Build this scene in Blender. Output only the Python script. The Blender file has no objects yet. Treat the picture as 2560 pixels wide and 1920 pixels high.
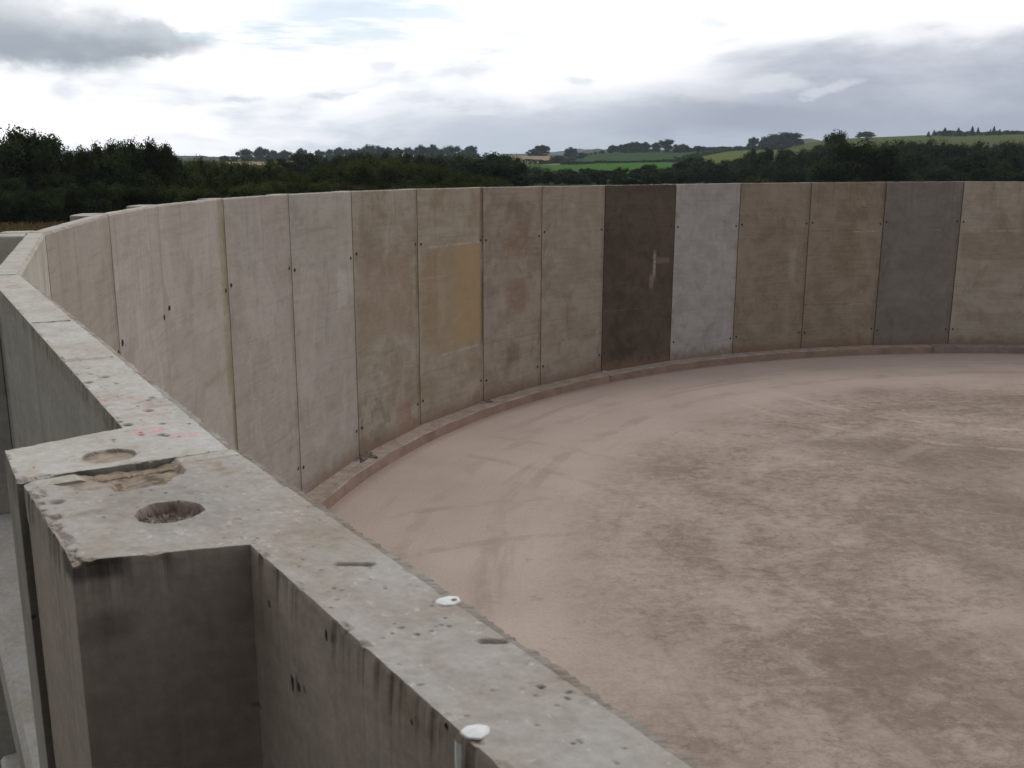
import bpy, math, random
import numpy as np
from mathutils import Vector, Matrix

random.seed(7)
rng = np.random.default_rng(7)
R_ = math.radians
SC = bpy.context.scene
COL = SC.collection

# ------------------------------------------------------------------ camera
F_PX, PITCH, ROLL = 2416.8, .2173, .0033          # focal length in photo pixels (2560 wide)
CAM = Vector((0, 0, 5.581))
cd = bpy.data.cameras.new('camera')
cam = bpy.data.objects.new('camera', cd)
COL.objects.link(cam)
cd.sensor_width = 36.0
cd.lens = 36.0 * F_PX / 2560
cd.clip_start = .05
cd.clip_end = 20000
cam.matrix_world = Matrix.Translation(CAM) @ Matrix.Rotation(math.pi / 2 - PITCH, 4, 'X') @ Matrix.Rotation(ROLL, 4, 'Z')
SC.camera = cam
cd.dof.use_dof = True
cd.dof.focus_distance = 14.0
cd.dof.aperture_fstop = 22.0

def ray(u, v):
    X, Y = u - 1280, -(v - 960)
    cr, sr = math.cos(ROLL), math.sin(ROLL)
    x, y = X * cr - Y * sr, X * sr + Y * cr
    c, s = math.cos(PITCH), math.sin(PITCH)
    return Vector((x, F_PX * c + y * s, -F_PX * s + y * c))
def on_z(u, v, z):
    d = ray(u, v)
    return CAM + d * ((z - CAM.z) / d.z)
def azel(u, v):
    d = ray(u, v)
    return math.atan2(d.x, d.y), math.atan2(d.z, math.hypot(d.x, d.y))

# ------------------------------------------------------------------ node helper
class NT:
    def __init__(s, tree):
        s.t = tree; s.n = tree.nodes; s.l = tree.links
    def node(s, kind, **kw):
        n = s.n.new(kind)
        for k, v in kw.items(): setattr(n, k, v)
        return n
    def put(s, sock, val):
        if val is None: return
        if isinstance(val, bpy.types.NodeSocket): s.l.new(val, sock)
        elif isinstance(val, (tuple, list)) and len(val) == 3 and sock.type == 'RGBA': sock.default_value = (*val, 1)
        else: sock.default_value = val
    def math(s, op, a, b=None, c=None, clamp=False):
        n = s.node('ShaderNodeMath', operation=op, use_clamp=clamp)
        s.put(n.inputs[0], a); s.put(n.inputs[1], b); s.put(n.inputs[2], c)
        return n.outputs[0]
    def vmath(s, op, a, b=None):
        n = s.node('ShaderNodeVectorMath', operation=op)
        s.put(n.inputs[0], a); s.put(n.inputs[1], b)
        return n.outputs[0]
    def mix(s, f, a, b, blend='MIX'):
        n = s.node('ShaderNodeMix', data_type='RGBA', blend_type=blend)
        s.put(n.inputs[0], f); s.put(n.inputs[6], a); s.put(n.inputs[7], b)
        return n.outputs[2]
    def noise(s, vec, scale, detail=4, rough=.55, dist=0):
        n = s.node('ShaderNodeTexNoise')
        s.put(n.inputs['Vector'], vec); s.put(n.inputs['Scale'], scale)
        n.inputs['Detail'].default_value = detail; n.inputs['Roughness'].default_value = rough
        n.inputs['Distortion'].default_value = dist
        return n.outputs['Fac']
    def voro(s, vec, scale):
        n = s.node('ShaderNodeTexVoronoi')
        s.put(n.inputs['Vector'], vec); s.put(n.inputs['Scale'], scale)
        return n.outputs['Distance']
    def ramp(s, x, lo, hi, a=0., b=1., smooth=True):
        n = s.node('ShaderNodeMapRange')
        if smooth: n.interpolation_type = 'SMOOTHSTEP'
        s.put(n.inputs[0], x)
        for i, v in enumerate((lo, hi, a, b)): s.put(n.inputs[1 + i], v)
        return n.outputs[0]
    def vec(s, x, y, z):
        n = s.node('ShaderNodeCombineXYZ')
        for i, v in enumerate((x, y, z)): s.put(n.inputs[i], v)
        return n.outputs[0]
    def sep(s, v):
        n = s.node('ShaderNodeSeparateXYZ'); s.put(n.inputs[0], v)
        return n.outputs
    def bell(s, x, c, w):                                   # exp(-((x-c)/w)^2)
        d = s.math('DIVIDE', s.math('SUBTRACT', x, c), w)
        return s.math('EXPONENT', s.math('MULTIPLY', s.math('MULTIPLY', d, d), -1.))
    def box(s, x, lo, hi, soft):
        a = s.ramp(x, lo - soft, lo + soft); b = s.ramp(x, hi - soft, hi + soft, 1., 0.)
        return s.math('MULTIPLY', a, b)

# ------------------------------------------------------------------ world: sky with cloud cover
SUN_EL, SUN_AZ = 48.0, 35.0           # azimuth clockwise from +Y
w = bpy.data.worlds.new('World'); SC.world = w; w.use_nodes = True
N = NT(w.node_tree); N.n.clear()
sky = N.node('ShaderNodeTexSky', sky_type='NISHITA')
sky.sun_disc = False
sky.sun_elevation = R_(SUN_EL); sky.sun_rotation = R_(SUN_AZ)
sky.air_density = 1.0; sky.dust_density = 2.0
tc = N.node('ShaderNodeTexCoord')
D = N.vmath('NORMALIZE', tc.outputs['Generated'])
dx, dy, dz = N.sep(D)
az = N.math('ARCTAN2', dx, dy)
el = N.math('ARCSINE', dz)
# cloud-plane coordinates: clouds flatten towards the horizon
zc = N.math('MAXIMUM', N.math('ADD', dz, .10), .03)
pl = N.vec(N.math('DIVIDE', dx, zc), N.math('DIVIDE', dy, zc), 0.)
n_big = N.noise(pl, .9, 6, .55)
n_mid = N.noise(pl, 2.6, 7, .6, .3)
n_ang = N.noise(N.vec(N.math('MULTIPLY', az, 8.), N.math('MULTIPLY', el, 22.), 0.), 1., 6, .6)
wob = N.math('SUBTRACT', n_ang, .5)
azw = N.math('ADD', az, N.math('MULTIPLY', wob, .10))
elw = N.math('ADD', el, N.math('MULTIPLY', wob, .05))
def lobe(u, v, su, sv, x=azw, y=elw):
    a, e = azel(u, v)
    return N.math('MULTIPLY', N.bell(x, a, su / F_PX), N.bell(y, e, sv / F_PX))
def madd(*xs):
    r = xs[0]
    for x in xs[1:]: r = N.math('MAXIMUM', r, x)
    return r
# grey masses
n_fine = N.math('SUBTRACT', N.noise(N.vec(N.math('MULTIPLY', az, 26.), N.math('MULTIPLY', el, 34.), 9.), 1., 6, .62), .5)
azd = N.math('ADD', az, N.math('MULTIPLY', n_fine, .05)); eld = N.math('ADD', el, N.math('MULTIPLY', n_fine, .035))
dark = madd(lobe(150, 95, 250, 80, azd, eld), lobe(20, 60, 190, 95, azd, eld), lobe(330, 100, 190, 52, azd, eld))
dark = N.ramp(dark, .22, .80)
dark = N.math('MULTIPLY', dark, N.ramp(N.noise(N.vec(N.math('MULTIPLY', az, 14.), N.math('MULTIPLY', el, 26.), 3.), 1., 5, .55), .2, .6, .7, 1.))
smallc = madd(lobe(175, 220, 60, 22), lobe(965, 155, 40, 26), lobe(620, 240, 60, 12), lobe(820, 243, 80, 10), lobe(1430, 210, 60, 16), lobe(1820, 40, 60, 30))
smallc = N.ramp(smallc, .3, .95)
h0 = N.ramp(elw, math.radians(8.5), math.radians(1.5))                    # grey belt close to the horizon
side = N.ramp(azw, azel(600, 300)[0], azel(1250, 300)[0])
belt = N.math('MULTIPLY', N.ramp(elw, azel(1280, 190)[1], azel(1280, 330)[1]), side)
massR = madd(lobe(2350, 190, 640, 110), lobe(2560, 260, 1000, 140), lobe(2000, 290, 600, 70))
massR = N.ramp(massR, .10, .95)
massR = N.math('MULTIPLY', massR, N.ramp(N.noise(N.vec(N.math('MULTIPLY', az, 6.), N.math('MULTIPLY', el, 20.), 7.), 1., 6, .6), .25, .65, .72, 1.))
bright = madd(lobe(1960, 200, 130, 22), lobe(2080, 215, 60, 16), lobe(1200, 285, 50, 14), lobe(1380, 255, 80, 12))
bright = N.ramp(bright, .35, .9)
n_soft = N.ramp(N.noise(N.vec(N.math('MULTIPLY', az, 4.5), N.math('MULTIPLY', el, 15.), 11.), 1., 7, .62, .3), .42, .66)
g_up = N.math('MULTIPLY', N.ramp(n_big, .40, .75), N.ramp(dy, .9, .3))
c_white = (1.42, 1.42, 1.43)
c_grey = (.44, .50, .58)
cloud = N.mix(N.math('MULTIPLY', g_up, .18), c_white, c_grey)
cloud = N.mix(N.math('MULTIPLY', N.math('MULTIPLY', n_soft, N.ramp(el, azel(1280, 20)[1], azel(1280, 150)[1], .45, 1.)), .72), cloud, (.70, .76, .84))
cloud = N.mix(N.math('MULTIPLY', belt, .85), cloud, (.55, .61, .71))
cloud = N.mix(N.math('MULTIPLY', massR, .92), cloud, (.38, .42, .52))
cloud = N.mix(N.math('MULTIPLY', smallc, .40), cloud, (.55, .62, .72))
cloud = N.mix(N.math('MULTIPLY', dark, N.ramp(el, azel(200, 0)[1], azel(200, 110)[1], .55, .95)), cloud, (.38, .43, .49))
cloud = N.mix(N.math('MULTIPLY', bright, .42), cloud, (1.0, 1.02, 1.08))
cloud = N.mix(N.ramp(dy, .35, -.35, 0., .86), cloud, (.36, .38, .42))      # unseen rear sky darkened to cut fill on near faces
streak = N.noise(N.vec(N.math('MULTIPLY', az, 9.), N.math('MULTIPLY', el, 70.), 5.), 1., 5, .6)
gapm = N.math('MULTIPLY', N.ramp(madd(lobe(930, 45, 260, 62), lobe(600, 110, 190, 26), lobe(760, 75, 220, 36)), .2, .8), N.ramp(streak, .36, .56))
bg1 = N.node('ShaderNodeBackground'); N.l.new(sky.outputs[0], bg1.inputs[0]); bg1.inputs[1].default_value = .15
bg2 = N.node('ShaderNodeBackground'); N.l.new(cloud, bg2.inputs[0]); bg2.inputs[1].default_value = 1.0
ms = N.node('ShaderNodeMixShader')
N.put(ms.inputs[0], N.math('SUBTRACT', 1., N.math('MULTIPLY', gapm, .72)))
N.l.new(bg1.outputs[0], ms.inputs[1]); N.l.new(bg2.outputs[0], ms.inputs[2])
wo = N.node('ShaderNodeOutputWorld'); N.l.new(ms.outputs[0], wo.inputs[0])

# ------------------------------------------------------------------ sun behind cloud
sd = bpy.data.lights.new('sun', 'SUN'); sd.energy = .6; sd.angle = R_(14); sd.color = (1, .95, .88)
sun = bpy.data.objects.new('sun', sd); COL.objects.link(sun)
sdir = Vector((math.sin(R_(SUN_AZ)) * math.cos(R_(SUN_EL)), math.cos(R_(SUN_AZ)) * math.cos(R_(SUN_EL)), math.sin(R_(SUN_EL))))
sun.rotation_euler = sdir.to_track_quat('Z', 'Y').to_euler()
SC.view_settings.view_transform = 'Standard'; SC.view_settings.look = 'None'
SC.view_settings.exposure = -0.14; SC.view_settings.gamma = 1.0
SC.render.engine = 'CYCLES'
SC.cycles.max_bounces = 6; SC.cycles.diffuse_bounces = 3; SC.cycles.volume_bounces = 0

# ------------------------------------------------------------------ object helpers
def mesh_np(name, V, Fq, mat=None, parent=None, smooth=False, attrs=None, loc=None, mats=None, midx=None):
    me = bpy.data.meshes.new(name)
    V = np.asarray(V, dtype=np.float32)
    if isinstance(Fq, np.ndarray):
        n, k = Fq.shape
        me.vertices.add(len(V)); me.vertices.foreach_set('co', V.ravel())
        me.loops.add(n * k); me.loops.foreach_set('vertex_index', Fq.astype(np.int32).ravel())
        me.polygons.add(n); me.polygons.foreach_set('loop_start', np.arange(0, n * k, k, dtype=np.int32))
        me.polygons.foreach_set('loop_total', np.full(n, k, dtype=np.int32))
    else:
        me.from_pydata([tuple(v) for v in V], [], [tuple(f) for f in Fq])
    for m in (mats or [mat]):
        if m: me.materials.append(m)
    if midx is not None: me.polygons.foreach_set('material_index', np.asarray(midx, dtype=np.int32))
    me.polygons.foreach_set('use_smooth', [bool(smooth)] * len(me.polygons))
    if attrs:
        for k, a in attrs.items():
            at = me.color_attributes.new(k, 'FLOAT_COLOR', 'POINT')
            at.data.foreach_set('color', np.asarray(a, dtype=np.float32).ravel())
    me.update(calc_edges=True); me.validate()
    o = bpy.data.objects.new(name, me); COL.objects.link(o)
    if parent: o.parent = parent
    if loc is not None: o.location = loc
    return o
def tag(o, label=None, cat=None, group=None, kind=None):
    if label: o['label'] = label
    if cat: o['category'] = cat
    if group: o['group'] = group
    if kind: o['kind'] = kind
    return o
def thing(name, label, cat, loc=(0, 0, 0), rz=0, group=None):
    o = bpy.data.objects.new(name, None); COL.objects.link(o)
    o.location = loc; o.rotation_euler = (0, 0, rz); o.empty_display_size = .3
    return tag(o, label, cat, group)
class MB:
    def __init__(s): s.v = []; s.f = []
    def add(s, vs, fs):
        b = len(s.v); s.v += [tuple(v) for v in vs]; s.f += [tuple(b + i for i in f) for f in fs]
    def prism(s, poly, z0, z1, inset=0):
        n = len(poly)
        c = (sum(p[0] for p in poly) / n, sum(p[1] for p in poly) / n)
        lo = [(p[0], p[1], z0) for p in poly]
        if inset:
            mid = [(p[0], p[1], z1 - inset) for p in poly]
            hi = []
            for p in poly:
                d = math.hypot(p[0] - c[0], p[1] - c[1]) or 1
                hi.append((p[0] - (p[0] - c[0]) / d * inset, p[1] - (p[1] - c[1]) / d * inset, z1))
            rings = [lo, mid, hi]
        else:
            rings = [lo, [(p[0], p[1], z1) for p in poly]]
        vs = [v for r in rings for v in r]
        fs = [tuple(range(n))[::-1], tuple(range((len(rings) - 1) * n, len(rings) * n))]
        for k in range(len(rings) - 1):
            for i in range(n):
                j = (i + 1) % n
                fs.append((k * n + i, k * n + j, (k + 1) * n + j, (k + 1) * n + i))
        s.add(vs, fs)
    def tube(s, pts, rads, n=6):
        rings = []
        for k, p in enumerate(pts):
            a = Vector(pts[max(k - 1, 0)]); b = Vector(pts[min(k + 1, len(pts) - 1)])
            q = (b - a).to_track_quat('Z', 'Y')
            rings.append([Vector(p) + q @ Vector((math.cos(2 * math.pi * i / n) * rads[k], math.sin(2 * math.pi * i / n) * rads[k], 0)) for i in range(n)])
        vs = [v for r in rings for v in r]; fs = []
        for k in range(len(rings) - 1):
            for i in range(n):
                j = (i + 1) % n
                fs.append((k * n + i, k * n + j, (k + 1) * n + j, (k + 1) * n + i))
        fs.append(tuple(range(n))[::-1]); fs.append(tuple(range((len(rings) - 1) * n, len(rings) * n)))
        s.add(vs, fs)
    def build(s, name, mat, parent=None, smooth=False, loc=None):
        return mesh_np(name, s.v, s.f, mat, parent, smooth, loc=loc)

def vnoise(x, y, sc, seed=0):
    """smooth value noise on arrays"""
    r = np.random.default_rng(seed); T = r.random((97, 89))
    X, Y = np.asarray(x) * sc + 1000.3, np.asarray(y) * sc + 1000.7
    i, j = np.floor(X).astype(int), np.floor(Y).astype(int); fx, fy = X - i, Y - j
    fx, fy = fx * fx * (3 - 2 * fx), fy * fy * (3 - 2 * fy)
    g = lambda a, b: T[a % 97, b % 89]
    return (g(i, j) * (1 - fx) + g(i + 1, j) * fx) * (1 - fy) + (g(i, j + 1) * (1 - fx) + g(i + 1, j + 1) * fx) * fy
def fbm(x, y, sc, seed=0, o=4):
    t = 0; a = .5
    for k in range(o):
        t = t + a * vnoise(x, y, sc * 2 ** k, seed + k); a *= .5
    return t / (1 - .5 ** o)

def new_mat(name):
    m = bpy.data.materials.new(name); m.use_nodes = True
    n = NT(m.node_tree)
    b = m.node_tree.nodes['Principled BSDF']
    b.inputs['Roughness'].default_value = .9
    b.inputs['Specular IOR Level'].default_value = .25
    return m, n, b
def simple(name, col, rough=.9, var=.15, scale=8.):
    m, n, b = new_mat(name)
    tcn = n.node('ShaderNodeTexCoord')
    f = n.noise(tcn.outputs['Object'], scale, 5, .6)
    k = n.ramp(f, .25, .75, 1 - var, 1 + var)
    c = n.mix(1., col, n.vec(k, k, k), 'MULTIPLY')
    n.put(b.inputs['Base Color'], c); b.inputs['Roughness'].default_value = rough
    return m

# ------------------------------------------------------------------ concrete
def concrete(name, base, stain, amount=.6, W=2.55, lines=(), marks=None, seed=0., blotch=.5, top_col=None,
             left_edge=0., right_edge=.5, drips=.3, attr=False, gain=1.0):
    """precast concrete; local x runs along the panel, z up (0..5.21)"""
    m, n, b = new_mat(name)
    tcn = n.node('ShaderNodeTexCoord')
    P0 = tcn.outputs['Object']
    x, y, z = n.sep(P0)
    P = n.vmath('ADD', P0, (seed * 3.17, seed * 1.3, seed * 7.7))
    px, py, pz = n.sep(P)
    # horizontal mould streaks, wide cloudy mottling, fine grain
    strk = n.noise(n.vec(n.math('MULTIPLY', px, .9), n.math('MULTIPLY', py, .9), n.math('MULTIPLY', pz, 11.)), 1.2, 6, .65, .6)
    cld = n.noise(n.vec(px, py, n.math('MULTIPLY', pz, 1.3)), 1.15, 6, .62, .5)
    cld2 = n.noise(n.vec(px, py, pz), 3.3, 6, .66, .2)
    grain = n.noise(P, 55., 4, .7)
    c = n.mix(n.math('MULTIPLY', n.ramp(cld, .38, .66), amount), base, stain)
    c = n.mix(n.math('MULTIPLY', n.ramp(cld2, .45, .72), amount * .45), c, tuple(v * .72 for v in stain))
    lightc = tuple(min(v * 1.28, .75) for v in base)
    c = n.mix(n.math('MULTIPLY', n.ramp(strk, .5, .75), blotch * .55), c, lightc)
    c = n.mix(n.math('MULTIPLY', n.ramp(strk, .5, .30), blotch * .6), c, tuple(v * .7 for v in stain))
    # a few larger worn patches
    pt = n.noise(n.vec(px, py, n.math('MULTIPLY', pz, .6)), .75, 5, .7, 1.2)
    c = n.mix(n.math('MULTIPLY', n.ramp(pt, .56, .63), .30), c, lightc)
    c = n.mix(n.math('MULTIPLY', n.ramp(pt, .42, .36), amount * .5), c, tuple(v * .62 for v in stain))
    wb = n.math('MULTIPLY', n.math('SUBTRACT', n.noise(P, 2.2, 5, .7), .5), .16)
    xe = n.math('ADD', x, wb)
    ecol = (.135, .098, .06)
    if right_edge:
        e = n.ramp(xe, W - .20, W - .03)
        e = n.math('MULTIPLY', e, n.ramp(n.noise(n.vec(px, py, n.math('MULTIPLY', pz, .5)), 1.7, 4, .6), .33, .6))
        c = n.mix(n.math('MULTIPLY', e, right_edge), c, ecol)
    if left_edge:
        e = n.ramp(xe, .16, .02)
        c = n.mix(n.math('MULTIPLY', e, left_edge), c, ecol)
    # vertical run-off from the top edge
    dr = n.noise(n.vec(n.math('MULTIPLY', px, 9.), n.math('MULTIPLY', py, 9.), n.math('MULTIPLY', pz, .35)), 1., 5, .6)
    dm = n.math('MULTIPLY', n.ramp(dr, .52, .72), n.ramp(z, 3.2, 5.2))
    c = n.mix(n.math('MULTIPLY', dm, drips), c, tuple(v * .55 for v in stain))
    # red-brown splash from the floor along the foot
    sp = n.math('MULTIPLY', n.ramp(n.math('ADD', z, n.math('MULTIPLY', n.math('SUBTRACT', cld2, .5), .9)), .62, .2), .75)
    c = n.mix(sp, c, (.22, .135, .095))
    for (zz, x0, x1, col, k, th) in lines:
        zl = n.math('ADD', z, n.math('MULTIPLY', wb, .06))
        ln = n.math('MULTIPLY', n.box(zl, zz - th, zz + th, .006), n.box(xe, x0, x1, .05))
        ln = n.math('MULTIPLY', ln, n.ramp(n.noise(n.vec(n.math('MULTIPLY', px, 4.), py, pz), 2., 4, .7), .35, .6))
        c = n.mix(n.math('MULTIPLY', ln, k), c, col)
    for (x0, x1, z0, z1, soft, col, k) in (marks or []):
        sx, sz = soft if isinstance(soft, tuple) else (soft, soft)
        wn = n.math('SUBTRACT', n.noise(P, 5., 5, .7), .5)
        xm = n.math('ADD', x, n.math('MULTIPLY', wn, sx * 3)); zm = n.math('ADD', z, n.math('MULTIPLY', wn, sz * 3))
        bm = n.math('MULTIPLY', n.math('MULTIPLY', n.ramp(xm, x0 - sx, x0 + sx), n.ramp(n.math('ADD', x, n.math('MULTIPLY', wn, .06)), x1 + min(sx, .08), x1 - min(sx, .08))), n.box(zm, z0, z1, sz))
        bm = n.math('MULTIPLY', bm, n.ramp(n.noise(n.vec(px, py, n.math('MULTIPLY', pz, 3.)), 3., 5, .7), .3, .58, .35, 1.))
        c = n.mix(n.math('MULTIPLY', bm, k), c, col)
    # small blow holes
    vd = n.voro(P, 17.)
    vn = n.noise(P, 3.1, 2, .5)
    hole = n.math('MULTIPLY', n.ramp(vd, .085, .05), n.ramp(vn, .5, .6))
    c = n.mix(n.math('MULTIPLY', hole, .7), c, (.05, .045, .04))
    gk = n.ramp(grain, .25, .75, .88, 1.12)
    if top_col is not None:       # weathered, lighter top face
        geo = n.node('ShaderNodeNewGeometry')
        nz = n.sep(geo.outputs['True Normal'])[2]
        tn = n.noise(P, 7., 6, .7); tn2 = n.noise(n.vec(px, n.math('MULTIPLY', py, 2.), pz), 2.6, 5, .7)
        tcx = n.mix(n.ramp(tn, .35, .68), top_col, tuple(v * f for v, f in zip(top_col, (.80, .74, .66))))
        tcx = n.mix(n.math('MULTIPLY', n.ramp(tn2, .56, .68), .55), tcx, (.33, .25, .155))
        tcx = n.mix(n.math('MULTIPLY', n.ramp(tn2, .40, .33), .5), tcx, tuple(v * .68 for v in top_col))
        spk = n.ramp(n.noise(P, 95., 3, .6), .62, .70)
        tcx = n.mix(n.math('MULTIPLY', spk, .35), tcx, (.62, .60, .55))
        c = n.mix(n.ramp(nz, .55, .8), c, tcx)
    if attr:
        at = n.node('ShaderNodeAttribute'); at.attribute_name = 'wear_shade'
        sc = n.node('ShaderNodeSeparateColor'); n.l.new(at.outputs['Color'], sc.inputs[0])
        c = n.mix(sc.outputs[0], c, n.mix(n.ramp(grain, .3, .7), (.19, .145, .10), (.31, .25, .185)))
        c = n.mix(sc.outputs[1], c, (.045, .036, .028))  # second channel: pit shade and dark marks put into the colour
        c = n.mix(n.math('MULTIPLY', sc.outputs[2], .75), c, (.66, .25, .23))
    c = n.mix(1., c, n.vec(gk, gk, gk), 'MULTIPLY')
    if gain != 1: c = n.mix(1., c, (gain, gain, gain), 'MULTIPLY')
    n.put(b.inputs['Base Color'], c)
    bump = n.node('ShaderNodeBump'); bump.inputs['Strength'].default_value = .5; bump.inputs['Distance'].default_value = .004
    hgt = n.math('SUBTRACT', n.math('ADD', n.math('MULTIPLY', grain, .35), n.math('MULTIPLY', strk, .6)), n.math('MULTIPLY', hole, 1.5))
    n.put(bump.inputs['Height'], hgt); n.l.new(bump.outputs[0], b.inputs['Normal'])
    n.put(b.inputs['Roughness'], n.ramp(cld2, .3, .7, .8, .95))
    return m

def lin(r, g, b):
    f = lambda c: ((c / 255 + .055) / 1.055) ** 2.4 if c > 10 else c / 255 / 12.92
    return (f(r), f(g), f(b))
G = 1.5                         # albedo = seen linear value * G
def alb(r, g, b, k=G): return tuple(v * k for v in lin(r, g, b))

M = {}
M['seal'] = simple('dark joint filler', (.035, .03, .026))
M['seal_light'] = simple('grey joint mortar', (.27, .255, .235))
M['recess'] = simple('dark chips and painted recess shade', (.04, .033, .028))
M['mortar'] = simple('brown mortar', (.20, .15, .10), var=.5, scale=40)
M['white_paint'] = simple('white paint', (.68, .68, .67), rough=.7, var=.12, scale=120)

# ------------------------------------------------------------------ tank wall layout
C = Vector((14.598, 12.028)); RAD = 18.435; TOP = 5.21; KERB = .205
def on_circle(u, v):
    d = ray(u, v); d = Vector((d.x, d.y)).normalized(); b = d.dot(C)
    return d * (b + math.sqrt(b * b - C.dot(C) + RAD * RAD))
J = {}
J[-2] = Vector((-.37806, 1.25207)); J[-1] = Vector((-1.77801, 3.48449))
J[0] = Vector((-2.8036, 5.85262)); J[1] = Vector((-3.42975, 8.31940))
for i, (u, v) in enumerate([(394, 513), (556.9, 495.5), (720.4, 486.8), (877.5, 481), (1041.5, 476), (1207, 472), (1355.3, 471), (1513.7, 464.4), (1691, 461.6), (1852.9, 459), (2030, 455.8), (2217, 455.8), (2411, 454)]):
    J[i + 2] = on_circle(u, v)
d0 = Vector((math.cos(R_(124.64)), math.sin(R_(124.64))))
J[-3] = J[-2] - d0 * 2.55
STEP = 7.71
for s, lo, n_ in ((-1, -3, 2), (1, 14, 4)):
    p = J[lo] - C; a0 = math.atan2(p.y, p.x)
    for k in range(1, n_ + 1):
        a = a0 - s * R_(STEP) * k if s > 0 else a0 + R_(STEP) * k
        J[lo + s * k] = C + Vector((math.cos(a), math.sin(a))) * RAD
TOPZ = lambda i: TOP + (.018 * (min(i, 14) - 9) if i > 9 else 0)

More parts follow.
